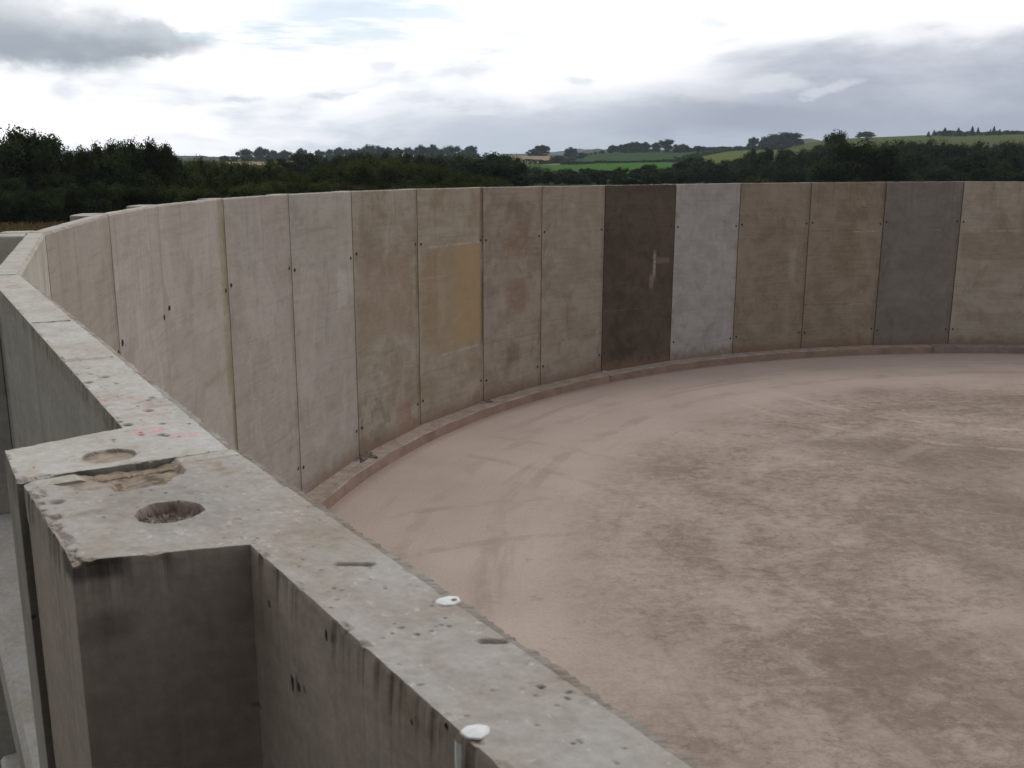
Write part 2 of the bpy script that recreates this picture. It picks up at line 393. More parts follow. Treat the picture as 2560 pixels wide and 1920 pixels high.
tc_ = (.43, .41, .38)
LT = alb(165, 158, 148); BL = (.5, .5, .47)
SPEC = {   # index: base, stain, amount, blotch, extras, label
 -2: None, -3: None,
 -1: dict(base=alb(150,145,135), stain=alb(120,110,98), amount=.5, label='short grey wall panel with chipped top at the far left bend of the tank wall'),
 0: dict(base=alb(137,131,122), stain=alb(122,112,100), amount=.55, right_edge=.25, label='grey wall panel just right of the far left bend, top rising steeply'),
 1: dict(base=alb(146,139,132), stain=alb(134,125,116), amount=.5, right_edge=.15, label='plain pale grey wall panel whose right joint is filled flush with mortar', marks=[(2.1,2.35,3.9,4.9,.09,alb(122,104,86),.5)]),
 2: dict(base=alb(146,139,132), stain=alb(132,124,113), amount=.5, right_edge=1.3, label='pale grey wall panel with olive brown stain running down its right edge', marks=[(2.24,2.85,2.6,5.6,.07,alb(114,106,84),.8),(2.38,2.85,-1,3.0,.06,alb(112,102,82),.7),(1.2,2.6,2.92,3.0,.06,alb(110,98,76),.5)]),
 3: dict(base=alb(143,137,130), stain=alb(128,120,110), amount=.5, right_edge=.4, label='clean light grey wall panel right of the olive stained joint'),
 4: dict(base=alb(146,140,133), stain=alb(131,124,112), amount=.55, right_edge=.2, label='light grey wall panel with faint diagonal scratches', marks=[(1.7,2.1,3.2,3.8,.06,alb(165,160,152),.35)]),
 5: dict(base=alb(138,130,119), stain=alb(116,104,90), amount=.8, right_edge=.6, label='brown mottled wall panel left of the panel with the ochre rectangle', marks=[(.1,2.3,2.4,3.95,.12,alb(122,106,88),.55),(1.5,2.1,.3,.9,.16,alb(122,88,68),.5)]),
 6: dict(base=alb(139,130,117), stain=alb(122,108,88), amount=.7, right_edge=1.0, lines=[(3.99,.35,2.4,alb(152,145,135),.65,.025),(1.62,.7,2.4,alb(150,143,133),.6,.024),(3.35,.0,1.1,alb(160,150,136),.6,.015),(2.75,.1,1.2,alb(160,150,136),.6,.015)],
         marks=[(.65,2.46,1.70,3.95,(.45,.05),alb(130,114,92),.62),(1.4,2.44,1.75,3.95,(.5,.14),alb(142,118,82),.62),(.1,.7,1.9,3.9,.12,alb(122,104,80),.55)], label='wall panel with a large ochre yellow rectangle between two pale bars'),
 7: dict(base=alb(135,125,114), stain=alb(116,102,90), amount=.75, right_edge=.5, label='wall panel with rust brown blotches down its middle, right of the ochre one', marks=[(.9,1.7,3.65,4.25,.2,alb(112,88,70),.65),(1.0,1.65,2.25,2.85,.2,alb(112,86,66),.65),(.9,1.4,1.0,1.45,.09,alb(98,84,70),.7)], lines=[(3.6,0,2.2,alb(112,98,84),.5,.02),(1.6,0,2.3,alb(108,96,82),.5,.02)]),
 8: dict(base=alb(137,127,116), stain=alb(119,108,95), amount=.65, right_edge=.4, label='grey brown streaked wall panel immediately left of the dark brown panel', lines=[(1.85,.2,2.4,alb(112,100,88),.6,.02),(1.3,.8,2.5,alb(100,90,80),.6,.04)]),
 9: dict(base=alb(82,72,62), stain=alb(67,58,50), amount=.8, blotch=.3, right_edge=.0, drips=.1, label='dark brown damp wall panel with a white scrape near its right edge',
         lines=[(1.85,.3,2.3,alb(92,82,74),.6,.015),(4.0,.3,2.3,alb(84,74,66),.5,.015)],
         marks=[(1.86,1.96,2.65,3.35,(.03,.14),alb(155,143,133),.7),(1.97,2.5,3.06,3.22,(.04,.04),alb(112,100,92),.6),(1.74,1.88,2.4,2.75,(.03,.08),alb(135,122,112),.5)]),
 10: dict(base=alb(145,141,138), stain=alb(130,124,119), amount=.7, blotch=.4, right_edge=.2, label='palest blue grey wall panel immediately right of the dark brown panel'),
 11: dict(base=alb(127,114,100), stain=alb(109,96,81), amount=.75, right_edge=.3, label='warm brown wall panel right of the palest panel, faint white vertical smear', lines=[(3.75,.1,2.4,alb(104,90,78),.5,.02),(1.5,.1,2.4,alb(104,92,80),.5,.02)], marks=[(1.9,2.1,2.4,3.3,.06,alb(145,136,126),.5)]),
 12: dict(base=alb(126,113,99), stain=alb(108,95,79), amount=.75, right_edge=.6, label='warm brown wall panel left of the dark grey panel, broken pale line across', lines=[(3.80,1.5,2.4,alb(160,150,136),.7,.018),(3.82,.1,1.9,alb(98,84,70),.6,.02),(1.55,1.6,2.4,alb(150,140,128),.6,.018),(1.57,.0,1.6,alb(98,86,74),.6,.025)], marks=[(.9,2.0,4.1,4.5,.12,alb(98,82,68),.5)]),
 13: dict(base=alb(104,98,93), stain=alb(93,86,80), amount=.65, blotch=.3, right_edge=.3, label='dark grey wall panel second from the right picture edge', lines=[(3.82,1.4,2.0,alb(140,120,96),.6,.02)]),
 14: dict(base=alb(134,127,115), stain=alb(118,108,94), amount=.6, right_edge=.9, label='light olive grey wall panel cut by the right picture edge', lines=[(3.80,.15,2.5,alb(146,142,132),.8,.02),(1.62,.0,2.5,alb(140,137,128),.8,.025)], marks=[(.1,2.6,2.9,3.75,.05,alb(116,106,90),.6),(1.9,2.6,3.7,4.6,.2,alb(102,88,70),.6)]),
}
def shade(sp, k):
    q = (1.0, 1.0, .99) if sp is SPEC[9] or sp is SPEC[13] else (.975, 1., 1.02) if sp in (SPEC[11], SPEC[12]) else (1.0, .997, .995)
    for key in ('base', 'stain'): sp[key] = tuple(a * k * b for a, b in zip(sp[key], q))
for i_, k_ in ((-1, .93), (0, .90), (1, .90), (2, .90), (3, .90), (4, .90), (5, .95), (6, .96), (7, .97), (8, .97), (9, .95), (10, 1.02), (11, 1.05), (12, 1.05), (13, 1.14), (14, 1.12)): shade(SPEC[i_], k_)
for i in (15, 16, 17): SPEC[i] = dict(base=alb(126,117,107), stain=alb(108,97,86), amount=.6, label='brown grey wall panel beyond the right edge of the view')
for i in (-4, -5): SPEC[i] = dict(base=alb(126,120,112), stain=alb(108,100,90), amount=.5, label='grey wall panel beside the camera outside the view')

def panel_frame(i):
    a, b = J[i], J[i + 1]; d = (b - a); return a, d.length, math.atan2(d.y, d.x)
def add_recess(t, w, i, xs=(.11, -.11), zs=(4.05, .72)):
    r_ = random.Random(i)
    for z in zs:
        for x in xs:
            if z < 1 and x < 0 and i == 9: continue
            mb = MB(); n = 10; xx = (x if x > 0 else w + x) + r_.uniform(-.015, .015); zz = z + r_.uniform(-.05, .05)
            ro, ri = .030, .021
            rings = [(ro, -.002), (ro, -.006), (ri, -.006), (ri * .8, -.002)]
            vs = [(xx + math.cos(2 * math.pi * k / n) * r, yy, zz + math.sin(2 * math.pi * k / n) * r) for r, yy in rings for k in range(n)]
            fs = [(q * n + k, q * n + (k + 1) % n, (q + 1) * n + (k + 1) % n, (q + 1) * n + k) for q in range(3) for k in range(n)]
            fs.append(tuple(3 * n + k for k in range(n)))
            mb.add(vs, fs); mb.build('bolt_recess', M['recess'], t)  # raised disc; its dark colour stands in for shade inside a hole
def seal(t, w, mat, y=.018, dz=0., y1=.24):
    mb = MB(); mb.prism([(w - .018, y), (w + .018, y), (w + .018, y1), (w - .018, y1)], .0, TOP - .02 + dz)
    mb.build('joint_seal', mat, t)
def rib(t, poly, mat, top, name='rib'):
    mb = MB(); mb.prism(poly, 0, top, inset=.006); return mb.build(name, mat, t)
def waler(t, w, mat, z1, x0=.235, x1=.30):
    mb = MB(); y1 = .252; V = [(x, y, z) for x in (x0, w - x1) for (y, z) in ((.0995, z1), (y1 - .012, z1), (y1, z1 - .014), (y1, z1 - .15), (.0995, z1 - .20))]
    mb.add(V, [tuple(range(5)), tuple(range(9, 4, -1))] + [(k, k + 5, (k + 1) % 5 + 5, (k + 1) % 5) for k in range(5)]); mb.build('horizontal_rib', mat, t)
def make_panel(i):
    sp = dict(SPEC[i]); label = sp.pop('label')
    a, w, rz = panel_frame(i); top = TOPZ(i)
    t = thing('wall_panel', label, 'wall panel', (a.x, a.y, 0), rz, 'precast panels of the round tank wall')
    m = concrete('concrete panel', W=w, seed=float(i), top_col=tc_, **{'blotch': .5, **sp})
    g = .011 if i != 1 else -.0005
    gl = .011 if i != 2 else -.0005
    # slab: outline subdivided along the top so the arrises are uneven
    nx = 40; xs = np.linspace(gl + .002, w - g - .002, nx + 1); r2 = np.random.default_rng(50 + i)
    rise0, rise1 = 0, (TOPZ(i + 1) - TOPZ(i))
    V = []; 
    def row(y, z, jy, jz):
        for k, x in enumerate(xs):
            V.append((x, y + (r2.random() - .5) * jy, z + (rise1 * k / nx if z > 1 else 0) + (r2.random() - .8) * jz))
    row(0, 0, 0, 0); row(0, top - .3, 0, 0); row(0, top - .016, .003, .006); row(.012, top, .006, .003); row(.088, top, .004, .003); row(.10, top - .012, .003, .004); row(.10, 0, 0, 0)
    n1 = nx + 1; Fc = []
    for r in range(6):
        for k in range(nx): Fc.append((r * n1 + k, r * n1 + k + 1, (r + 1) * n1 + k + 1, (r + 1) * n1 + k))
    Fc.append(tuple(r * n1 for r in range(7))[::-1]); Fc.append(tuple(r * n1 + nx for r in range(7)))
    Fc.append(tuple(range(nx + 1)) + tuple(range(7 * n1 - 1, 6 * n1 - 1, -1)))
    Fc = [f[::-1] for f in Fc]
    mesh_np('slab', V, Fc, m, t)
    top -= .001
    rib(t, [(g + .004, .099), (.235, .099), (.19, .26), (g + .004, .26)], m, top)
    rib(t, [(w - .30, .099), (w - g - .004, .099), (w - g - .004, .26), (w - .26, .26)], m, top + rise1)
    for z1 in (4.42, 3.52, 1.6):
        waler(t, w, m, z1)
    add_recess(t, w, i)
    seal(t, w, M['seal_light'] if i == 1 else M['seal'], y=.01 if i == 1 else .02, dz=rise1 + top - TOP)
    return t
for i in sorted(SPEC):
    if SPEC[i] is not None: make_panel(i)

# ------------------------------------------------------------------ the two nearest panels: modelled wall heads
def near_panel(i, label, xs, rib0, rib1, features, seedv, mat, off=0.):
    """height-field wall head on a shared lattice, edges dropped to the foot"""
    a, w, rz = panel_frame(i)
    a = a + Vector((-math.sin(rz), math.cos(rz))) * off
    t = thing('wall_panel', label, 'wall panel', (a.x, a.y, 0), rz, 'precast panels of the round tank wall')
    cell = .0024
    ysa = np.arange(0, .1001, cell); ysa[-1] = .10
    ysb = np.arange(.10 + cell, .2601, cell)
    ys = np.concatenate([ysa, ysb]); ja = len(ysa) - 1
    xs = np.unique(np.round(xs, 5)); nx, ny = len(xs), len(ys)
    X, Y = np.meshgrid(xs, ys, indexing='ij')
    cellmask = np.zeros((nx - 1, ny - 1), bool); cellmask[:, :ja] = True
    for (x0, x1, tx0, tx1) in (rib0, rib1):
        if x1 <= x0: continue
        i0, i1 = np.searchsorted(xs, x0), np.searchsorted(xs, x1) - 0
        i1 = min(i1, nx - 1)
        cellmask[i0:i1, ja:] = True
        q = np.clip((Y[i0:i1 + 1, ja:] - .10) / .155, 0, 1)
        s = (X[i0:i1 + 1, ja:] - xs[i0]) / (xs[i1] - xs[i0])
        X[i0:i1 + 1, ja:] = (xs[i0] + (tx0 - xs[i0]) * q) * (1 - s) + (xs[i1] + (tx1 - xs[i1]) * q) * s
    Z = (fbm(X, Y, 14, seedv, 3) - .5) * .0014 + (fbm(X, Y, 120, seedv + 9, 3) - .5) * .0011
    wear_shade = np.zeros((nx, ny, 3))
    features(X, Y, Z, wear_shade, w)
    # boundary: vertices touching both inside and outside cells
    cm = np.zeros((nx + 1, ny + 1), bool); cm[1:nx, 1:ny] = cellmask
    cnt = cm[:-1, :-1].astype(int) + cm[1:, :-1] + cm[:-1, 1:] + cm[1:, 1:]
    used = cnt > 0; bd = used & (cnt < 4)
    r2 = np.random.default_rng(seedv)
    # rounded / broken arris: lower vertices close to an edge
    k1 = bd.copy(); near1 = np.zeros_like(bd)
    for sx, sy in ((1, 0), (-1, 0), (0, 1), (0, -1)): near1 |= np.roll(np.roll(k1, sx, 0), sy, 1)
    near1 &= ~bd
    chip = np.clip(fbm(X, Y, 55, seedv + 3, 4) * 4 - 2.35, 0, 1)
    chip *= (X > .02) * (X < w - .02) if i in (-2, -3) else 1
    Z[bd] -= .0002 + .004 * chip[bd]; Z[near1] -= .0018 * chip[near1]
    wear_shade[..., 0] = np.maximum(wear_shade[..., 0], np.where(bd | near1, chip * .9, 0))
    idx = -np.ones((nx, ny), int); idx[used] = np.arange(used.sum())
    V = np.stack([X[used], Y[used], TOP + Z[used]], 1)
    Wc = np.concatenate([wear_shade[used], np.ones((used.sum(), 1))], 1)
    I, Jj = np.nonzero(cellmask)
    Fq = [np.stack([idx[I, Jj], idx[I + 1, Jj], idx[I + 1, Jj + 1], idx[I, Jj + 1]], 1)]
    # skirts
    bi = np.argwhere(bd); nb = len(bi); bmap = -np.ones((nx, ny), int); bmap[bd] = np.arange(nb)
    base = len(V)
    bx, by = X[bd], Y[bd]; inner = by < 1e-6
    # outward direction per boundary vertex
    cI = cm.astype(float)
    gx = (cI[1:, :-1] + cI[1:, 1:] - cI[:-1, :-1] - cI[:-1, 1:])[bd]; gy = (cI[:-1, 1:] + cI[1:, 1:] - cI[:-1, :-1] - cI[1:, :-1])[bd]
    gl = np.hypot(gx, gy) + 1e-9; ox, oy = -gx / gl, -gy / gl
    lv = [(-.007, .002), (-.02, .004), (-.045, .004), (-.12, .004), (-.5, .004), (-TOP, .004)]
    along = bx * 1.0 + by * 3
    jag = fbm(bx, by + 5, 22, seedv + 5, 4) - .5; jg2 = fbm(bx, by + 5, 80, seedv + 6, 3) - .5; jag2c = np.clip(jg2 * 3, -1, 0)
    for k, (dz, off) in enumerate(lv):
        o = np.full(nb, off * .4) + jag2c * (.004 if k in (0, 1) else .001)
        o = np.where(inner, (.001 if k == 0 else .016 if k == 1 else .018) + (jag * .004 + jg2 * .006) * (.3 if k == 0 else 1 if k < 3 else .1), o)
        z = TOP + np.where(inner & (k < 3), (-.004, -.008, -.022)[min(k, 2)] + jg2 * .003, dz) + (r2.random(nb) - .5) * (.002 if k < 3 else 0)
        V = np.vstack([V, np.stack([bx + ox * o, by + oy * o, z if k < len(lv) - 1 else np.zeros(nb)], 1)])
        br = np.clip(jag * 3 + .1 + .35 * inner, 0, 1) * (.8, .6, .3, .1, 0, 0)[k]
        dk = np.where(inner, (.3, .25, .1, 0, 0, 0)[k], np.clip(.55 - np.abs(jag) * 2, 0, 1) * (.45, .2, 0, 0, 0, 0)[k])
        Wc = np.vstack([Wc, np.stack([br, dk, np.zeros(nb), np.ones(nb)], 1)])
    def vid(lev, a_, b_): return np.where(lev < 0, idx[a_, b_], base + lev * nb + bmap[a_, b_])
    ext = cm
    edges = []
    for (ci, cj) in np.argwhere(cellmask):
        if not ext[ci + 1, cj]: edges.append((ci + 1, cj, ci, cj))              # below
        if not ext[ci + 1, cj + 2]: edges.append((ci, cj + 1, ci + 1, cj + 1))
        if not ext[ci, cj + 1]: edges.append((ci, cj, ci, cj + 1))
        if not ext[ci + 2, cj + 1]: edges.append((ci + 1, cj + 1, ci + 1, cj))
    E = np.array(edges)
    for lev in range(-1, len(lv) - 1):
        A0 = vid(lev, E[:, 0], E[:, 1]); B0 = vid(lev, E[:, 2], E[:, 3])
        A1 = vid(lev + 1, E[:, 0], E[:, 1]); B1 = vid(lev + 1, E[:, 2], E[:, 3])
        Fq.append(np.stack([A0, B0, B1, A1], 1))
    mesh_np('slab', V, np.vstack(Fq), mat, t, smooth=False, attrs={'wear_shade': Wc})
    return t, w

def pits(X, Y, Z, wear_shade, n, x0, x1, rmin, rmax, seed, ymax=.25):
    r = np.random.default_rng(seed)
    for _ in range(n):
        cx, cy = r.uniform(x0, x1), r.uniform(.004, ymax); rr = rmin + (rmax - rmin) * r.random() ** 3
        i0, i1 = np.searchsorted(X[:, 0], cx - .02), np.searchsorted(X[:, 0], cx + .02)
        sl = (slice(max(i0 - 4, 0), i1 + 4), slice(None))
        d = np.hypot((X[sl] - cx) * r.uniform(.7, 1.2), Y[sl] - cy) / rr
        k = np.clip(1.35 - d, 0, 1)
        Z[sl] -= k * rr * .9; wear_shade[sl][..., 1] = np.maximum(wear_shade[sl][..., 1], np.clip(k * 1.6, 0, 1) * r.uniform(.5, 1))  # dark channel paints the shade of pits too small to shade themselves

def feat0(X, Y, Z, wear_shade, w):
    x = X - w
    nz = fbm(X, Y, 60, 4, 4)
    # bolt hole choked with rubble
    d = np.hypot((x + .192), (Y - .141)); a = np.arctan2(Y - .141, x + .192)
    rh = .0355 + .0012 * np.sin(a * 3 + 1)
    ins = np.clip((rh - d) / .002, 0, 1)
    nf = fbm(X, Y, 210, 44, 3)
    Z -= ins * (.013 + (nz - .5) * .014 + (nf - .5) * .012 + .014 * np.clip(-(x + .192) / .022 - .2 + (Y - .141) / .03, 0, 1))
    wear_shade[..., 0] = np.maximum(wear_shade[..., 0], ins * .55); wear_shade[..., 1] = np.maximum(wear_shade[..., 1], ins * np.clip((.52 - nf) * 5, 0, .75))
    # broken-out patch along the joint
    e = fbm(X, Y, 35, 12, 4) - .5
    u = x + e * .035; v = Y + e * .03
    cent = -.045 + (.17 - v) * .32
    lo, hi = -.088 + np.clip(.12 - v, 0, 1) * .95, .02 + (.15 - v) * .1
    m = np.clip((u - lo) / .006, 0, 1) * np.clip((v - .082) / .006, 0, 1) * np.clip((.178 - v) / .006, 0, 1)
    Z -= m * (.008 + (nz - .5) * .005); wear_shade[..., 0] = np.maximum(wear_shade[..., 0], m * .95)
    wear_shade[..., 1] = np.maximum(wear_shade[..., 1], m * np.clip((.42 - nz) * 5, 0, .6))
    m2 = np.clip((u + .065) / .01, 0, 1) * np.clip((v - .165) / .006, 0, 1) * np.clip((.228 - v) / .012, 0, 1)
    Z -= m2 * .004; wear_shade[..., 0] = np.maximum(wear_shade[..., 0], m2 * .65)
    # thin run of mortar from joint to the inner face
    m3 = np.exp(-((x + .012 + e * .02) / .012) ** 2) * (v < .09)
    wear_shade[..., 0] = np.maximum(wear_shade[..., 0], m3 * .55)
    for (sx, sy, rx, ry, k) in ((-.055, .045, .022, .012, .7), (-.095, .028, .012, .012, .6), (-.135, .106, .02, .008, .5), (-.14, .215, .008, .035, .6), (-.18, .19, .012, .018, .45), (-.23, .215, .006, .01, .5), (-.36, .04, .03, .01, .35), (-.40, .085, .04, .01, .35), (-.55, .06, .03, .012, .3), (-.66, .065, .03, .008, .35)):
        g = np.exp(-(((x - sx + e * .03) / rx) ** 2 + ((Y - sy + e * .03) / ry) ** 2)) * (.6 + nz)
        wear_shade[..., 0] = np.maximum(wear_shade[..., 0], np.clip(g * k, 0, 1))
    # stone pocket and crumbling outer corner
    d = np.hypot(x + .086, Y - .238) / .0075; k = np.clip(1.3 - d, 0, 1); Z -= k * .006; wear_shade[..., 1] = np.maximum(wear_shade[..., 1], k * .8)
    ce = np.clip((Y - .246 + e * .03) / .005, 0, 1) * np.clip(fbm(X, Y, 70, 77, 4) * 5 - 2.2, 0, 1)
    Z -= ce * .0045; wear_shade[..., 0] = np.maximum(wear_shade[..., 0], ce * .35)
    # two dark splinters near the inner edge
    for (sx, sy, ex, ey) in ((-.450, .022, -.432, .047), (-.652, .004, -.642, .018)):
        dd = np.hypot(ex - sx, ey - sy); tt = np.clip(((x - sx) * (ex - sx) + (Y - sy) * (ey - sy)) / dd ** 2, 0, 1)
        q = np.hypot(x - sx - tt * (ex - sx), Y - sy - tt * (ey - sy)); k = np.clip(1.4 - q / .0035, 0, 1)
        Z -= k * .003; wear_shade[..., 0] = np.maximum(wear_shade[..., 0], k * .7); wear_shade[..., 1] = np.maximum(wear_shade[..., 1], k * .55)
    pits(X, Y, Z, wear_shade, 260, w - 1.1, w, .0006, .0017, 5)
    pits(X, Y, Z, wear_shade, 60, w - 1.1, w - .45, .0008, .0024, 6, .1)
def feat1(X, Y, Z, wear_shade, w):
    nz = fbm(X, Y, 60, 24, 4); e = fbm(X, Y, 35, 22, 4) - .5
    d = np.hypot(X - .066, Y - .143); ins = np.clip((.0335 - d) / .002, 0, 1)     # shallow hole with settled sand
    Z -= ins * (.0045 + (nz - .5) * .002); wear_shade[..., 0] = np.maximum(wear_shade[..., 0], ins * .8)
    ms_ = np.clip((.022 - X + e * .04 - np.abs(Y - .125) * .35) / .006, 0, 1) * np.clip((Y - .085) / .01, 0, 1) * np.clip((.13 - Y) / .02, 0, 1)
    Z -= ms_ * (.005 + (nz - .5) * .003); wear_shade[..., 0] = np.maximum(wear_shade[..., 0], ms_ * .9)
    # pink spray marks
    def ring(cx, cy, rx, ry, k):
        q = np.hypot((X - cx) / rx, (Y - cy) / ry); g = np.exp(-((q - 1) / .28) ** 2) * np.clip((nz - .33) * 5, 0, 1)
        wear_shade[..., 2] = np.maximum(wear_shade[..., 2], g * k)
    ring(.170, .072, .013, .019, .85); ring(.120, .034, .011, .017, .85)
    for (sx, sy, ex, ey, k) in ((.31, .07, .30, .02, .35), (.36, .085, .345, .03, .45), (.395, .05, .375, .035, .8), (.40, .09, .41, .08, .8), (.27, .085, .255, .03, .3), (.24, .07, .245, .045, .25)):
        L2 = (ex - sx) ** 2 + (ey - sy) ** 2; tt = np.clip(((X - sx) * (ex - sx) + (Y - sy) * (ey - sy)) / L2, 0, 1)
        q = np.hypot(X - sx - tt * (ex - sx), Y - sy - tt * (ey - sy)); g = np.exp(-(q / .006) ** 2) * np.clip((nz - .35) * 5, 0, 1)
        wear_shade[..., 2] = np.maximum(wear_shade[..., 2], g * k)
    b = np.exp(-((X - .33) / .09) ** 2) * np.clip(fbm(X, Y * .4, 40, 31, 4) * 3 - 1.3, 0, 1)
    wear_shade[..., 0] = np.maximum(wear_shade[..., 0], b * .6)
    # mould grooves across the wall head
    for gx, dep, k in ((1.365, .010, .9), (.80, .002, .25)):
        g = np.clip(1.4 - np.abs(X - gx + .02 * e) / .010, 0, 1) * (Y > .008) * (Y < .094)
        Z -= g * dep; wear_shade[..., 1] = np.maximum(wear_shade[..., 1], g * k)
    for (cx, cy, rr) in ((.600, .060, .009), (.565, .092, .007), (.295, .045, .008), (.64, .075, .004), (.70, .07, .004), (.53, .05, .004), (.37, .03, .005), (.222, .090, .006), (.245, .097, .005), (.2, .045, .004), (.14, .06, .005), (.155, .085, .004), (.13, .055, .004), (.385, .02, .006)):
        d = np.hypot((X - cx) * .9, Y - cy) / rr; k = np.clip(1.3 - d + e, 0, 1); Z -= k * rr * .7; wear_shade[..., 1] = np.maximum(wear_shade[..., 1], k)
    m = np.clip((.018 - X - e * .03) / .006, 0, 1) * (Y > .05) * (Y < .2); wear_shade[..., 0] = np.maximum(wear_shade[..., 0], m * .3)
    m = np.clip((.035 - X - e * .06) / .02, 0, 1) * np.clip((Y - .222 - e * .03) / .01, 0, 1); Z -= m * .012; wear_shade[..., 0] = np.maximum(wear_shade[..., 0], m * .6)
    pits(X, Y, Z, wear_shade, 120, 0, 1.0, .001, .003, 8)

w3 = panel_frame(-3)[1]; w2 = panel_frame(-2)[1]
xs3 = np.concatenate([np.arange(.006, w3 - 1.1, .04), np.arange(w3 - 1.1, w3 - .014, .0024), [w3 - .014]])
xs2 = np.concatenate([np.arange(.013, .6, .0026), np.arange(.6, w2 - .006, .005), [w2 - .006]])
m_near = concrete('near concrete', alb(140,128,119,1.5), alb(114,101,91,1.5), .7, W=w3, seed=21., blotch=.35, marks=[(w3 - .296, w3 - .24, 5.188, 5.3, .006, (.03, .027, .024), .75), (w3 - .300, w3 - .287, 5.12, 5.15, .008, (.04, .036, .03), .4), (w3 - .345, w3 - .328, 5.03, 5.034, .002, (.04, .036, .032), .7)], top_col=(.375, .350, .325), right_edge=0, drips=.03, attr=True)
m_near2 = concrete('near concrete far side', alb(137,133,126,1.4), alb(114,107,97,1.4), .55, W=w2, seed=33., blotch=.4, top_col=(.46, .443, .415), right_edge=0, drips=.5, attr=True)
p3, _ = near_panel(-3, 'nearest wall panel across the bottom, pitted grey head with two white paint spots', xs3, (.02, .24, .02, .20), (w3 - .335, w3 - .014, w3 - .283, w3 - .014), feat0, 101, m_near, off=-.006)
p2, _ = near_panel(-2, 'second nearest wall panel at left, its head marked with pink spray rings', xs2, (.013, .203, .013, .165), (0, 0, 0, 0), feat1, 202, m_near2)
for z_ in (4.42, 3.52, 1.6): waler(p2, w2, m_near2, z_, x0=.19); waler(p3, w3, m_near, z_, x0=.22, x1=.32)
rib(p2, [(w2 - .30, .104), (w2 - .008, .104), (w2 - .008, .26), (w2 - .26, .26)], m_near2, TOP - .002)
# mortar in the joint of the near buttress
xsj = np.linspace(w3 - .0150, w3 + .0135, 13); ysj = np.linspace(0, .258, 110)
Xj, Yj = np.meshgrid(xsj, ysj, indexing='ij')
ej = fbm(Xj, Yj, 60, 404, 4) - .5
sp_ = np.clip((Yj - .075) / .01, 0, 1) * np.clip((.20 - Yj) / .02, 0, 1)
Zj = TOP - .0006 + ej * .0012 - sp_ * (.007 + ej * .01) - np.clip((Yj - .245) / .02, 0, 1) * .006
edge_ = np.minimum(np.arange(13), 12 - np.arange(13))[:, None] < 1
wj = np.zeros((13, 110, 4)); wj[..., 3] = 1; wj[..., 0] = np.clip(sp_ + (ej > .06) * .3, 0, 1); wj[..., 1] = 0
Vj = np.stack([Xj, Yj + ej * .006, Zj], -1).reshape(-1, 3); n0 = len(Vj)
Vb = Vj.copy(); Vb[:, 2] = TOP - .05 - .03 * (fbm(Xj, Yj, 40, 5, 3).ravel() - .5); Vj = np.vstack([Vj, Vb]); wj = np.vstack([wj.reshape(-1, 4)] * 2)
Fj = []
for a_ in range(12):
    for b_ in range(109):
        q = (a_ * 110 + b_, (a_ + 1) * 110 + b_, (a_ + 1) * 110 + b_ + 1, a_ * 110 + b_ + 1); Fj += [q, tuple(n0 + k for k in q[::-1])]
for b_ in range(109):
    for a_ in (0, 12): Fj.append((a_ * 110 + b_, a_ * 110 + b_ + 1, n0 + a_ * 110 + b_ + 1, n0 + a_ * 110 + b_))
for a_ in range(12):
    for b_ in (0, 109): Fj.append((a_ * 110 + b_, (a_ + 1) * 110 + b_, n0 + (a_ + 1) * 110 + b_, n0 + a_ * 110 + b_))
mesh_np('joint_mortar', Vj, Fj, m_near2, p3, attrs={'wear_shade': wj})
seal(p3, w3, M['seal'], y=.03, dz=-.09, y1=.13)
seal(p2, w2, M['seal'], y=.02)
add_recess(p2, w2, -2, xs=(.11, -.11))
# white paint spots with a run down the outer face
def blob(parent, cx, cy, rx, ry, z, seed, hole=None, name='paint_mark'):
    r = random.Random(seed); n = 40; vs = []; ph = [r.uniform(0, 6) for _ in range(4)]
    for rr, dzz in ((1, -.0006), (.93, .0004), (.5, .0009), (0.16, .001)):
        for k in range(n):
            a = 2 * math.pi * k / n; q = 1 + .07 * math.sin(2 * a + ph[0]) + .05 * math.sin(3 * a + ph[1]) + .03 * math.sin(7 * a + ph[2])
            vs.append((cx + rx * rr * q * math.cos(a), cy + ry * rr * q * math.sin(a), z + dzz))
    fs = [(q * n + k, q * n + (k + 1) % n, (q + 1) * n + (k + 1) % n, (q + 1) * n + k) for q in range(3) for k in range(n)]
    fs.append(tuple(3 * n + k for k in range(n)))
    mbb = MB(); mbb.add(vs, fs); return mbb.build(name, M['white_paint'], parent)
b1 = blob(p3, w3 - .563, .003, .0085, .0118, TOP + .0007, 1)
b1['label'] = 'white paint spot on the inner edge with a small brown chip'
hb = MB(); hb.add([(w3 - .566 + .0022 * math.cos(a * .785), -.0012 + .003 * math.sin(a * .785), TOP + .0019) for a in range(8)] + [(w3 - .566, -.0012, TOP + .0018)], [(a, (a + 1) % 8, 8) for a in range(8)])
hb.build('chip', M['mortar'], b1)
b2 = blob(p3, w3 - .748, .092, .009, .0095, TOP + .0006, 2)
b2['label'] = 'white paint spot on the outer edge with a long run'
mb = MB(); pts = []; 
for k in range(40):
    z = TOP - .002 - k * .012; hw = .0042 - .0012 * min(k / 8, 1) + .0004 * math.sin(k * 1.7)
    pts.append((w3 - .748 - hw, .1062, z)); pts.append((w3 - .748 + hw, .1062, z)); pts.append((w3 - .748, .1078, z))
fs = []
for k in range(39): fs += [(3*k, 3*k+2, 3*k+5, 3*k+3), (3*k+2, 3*k+1, 3*k+4, 3*k+5)]
mb.add(pts, fs); mb.build('paint_run', M['white_paint'], b2)
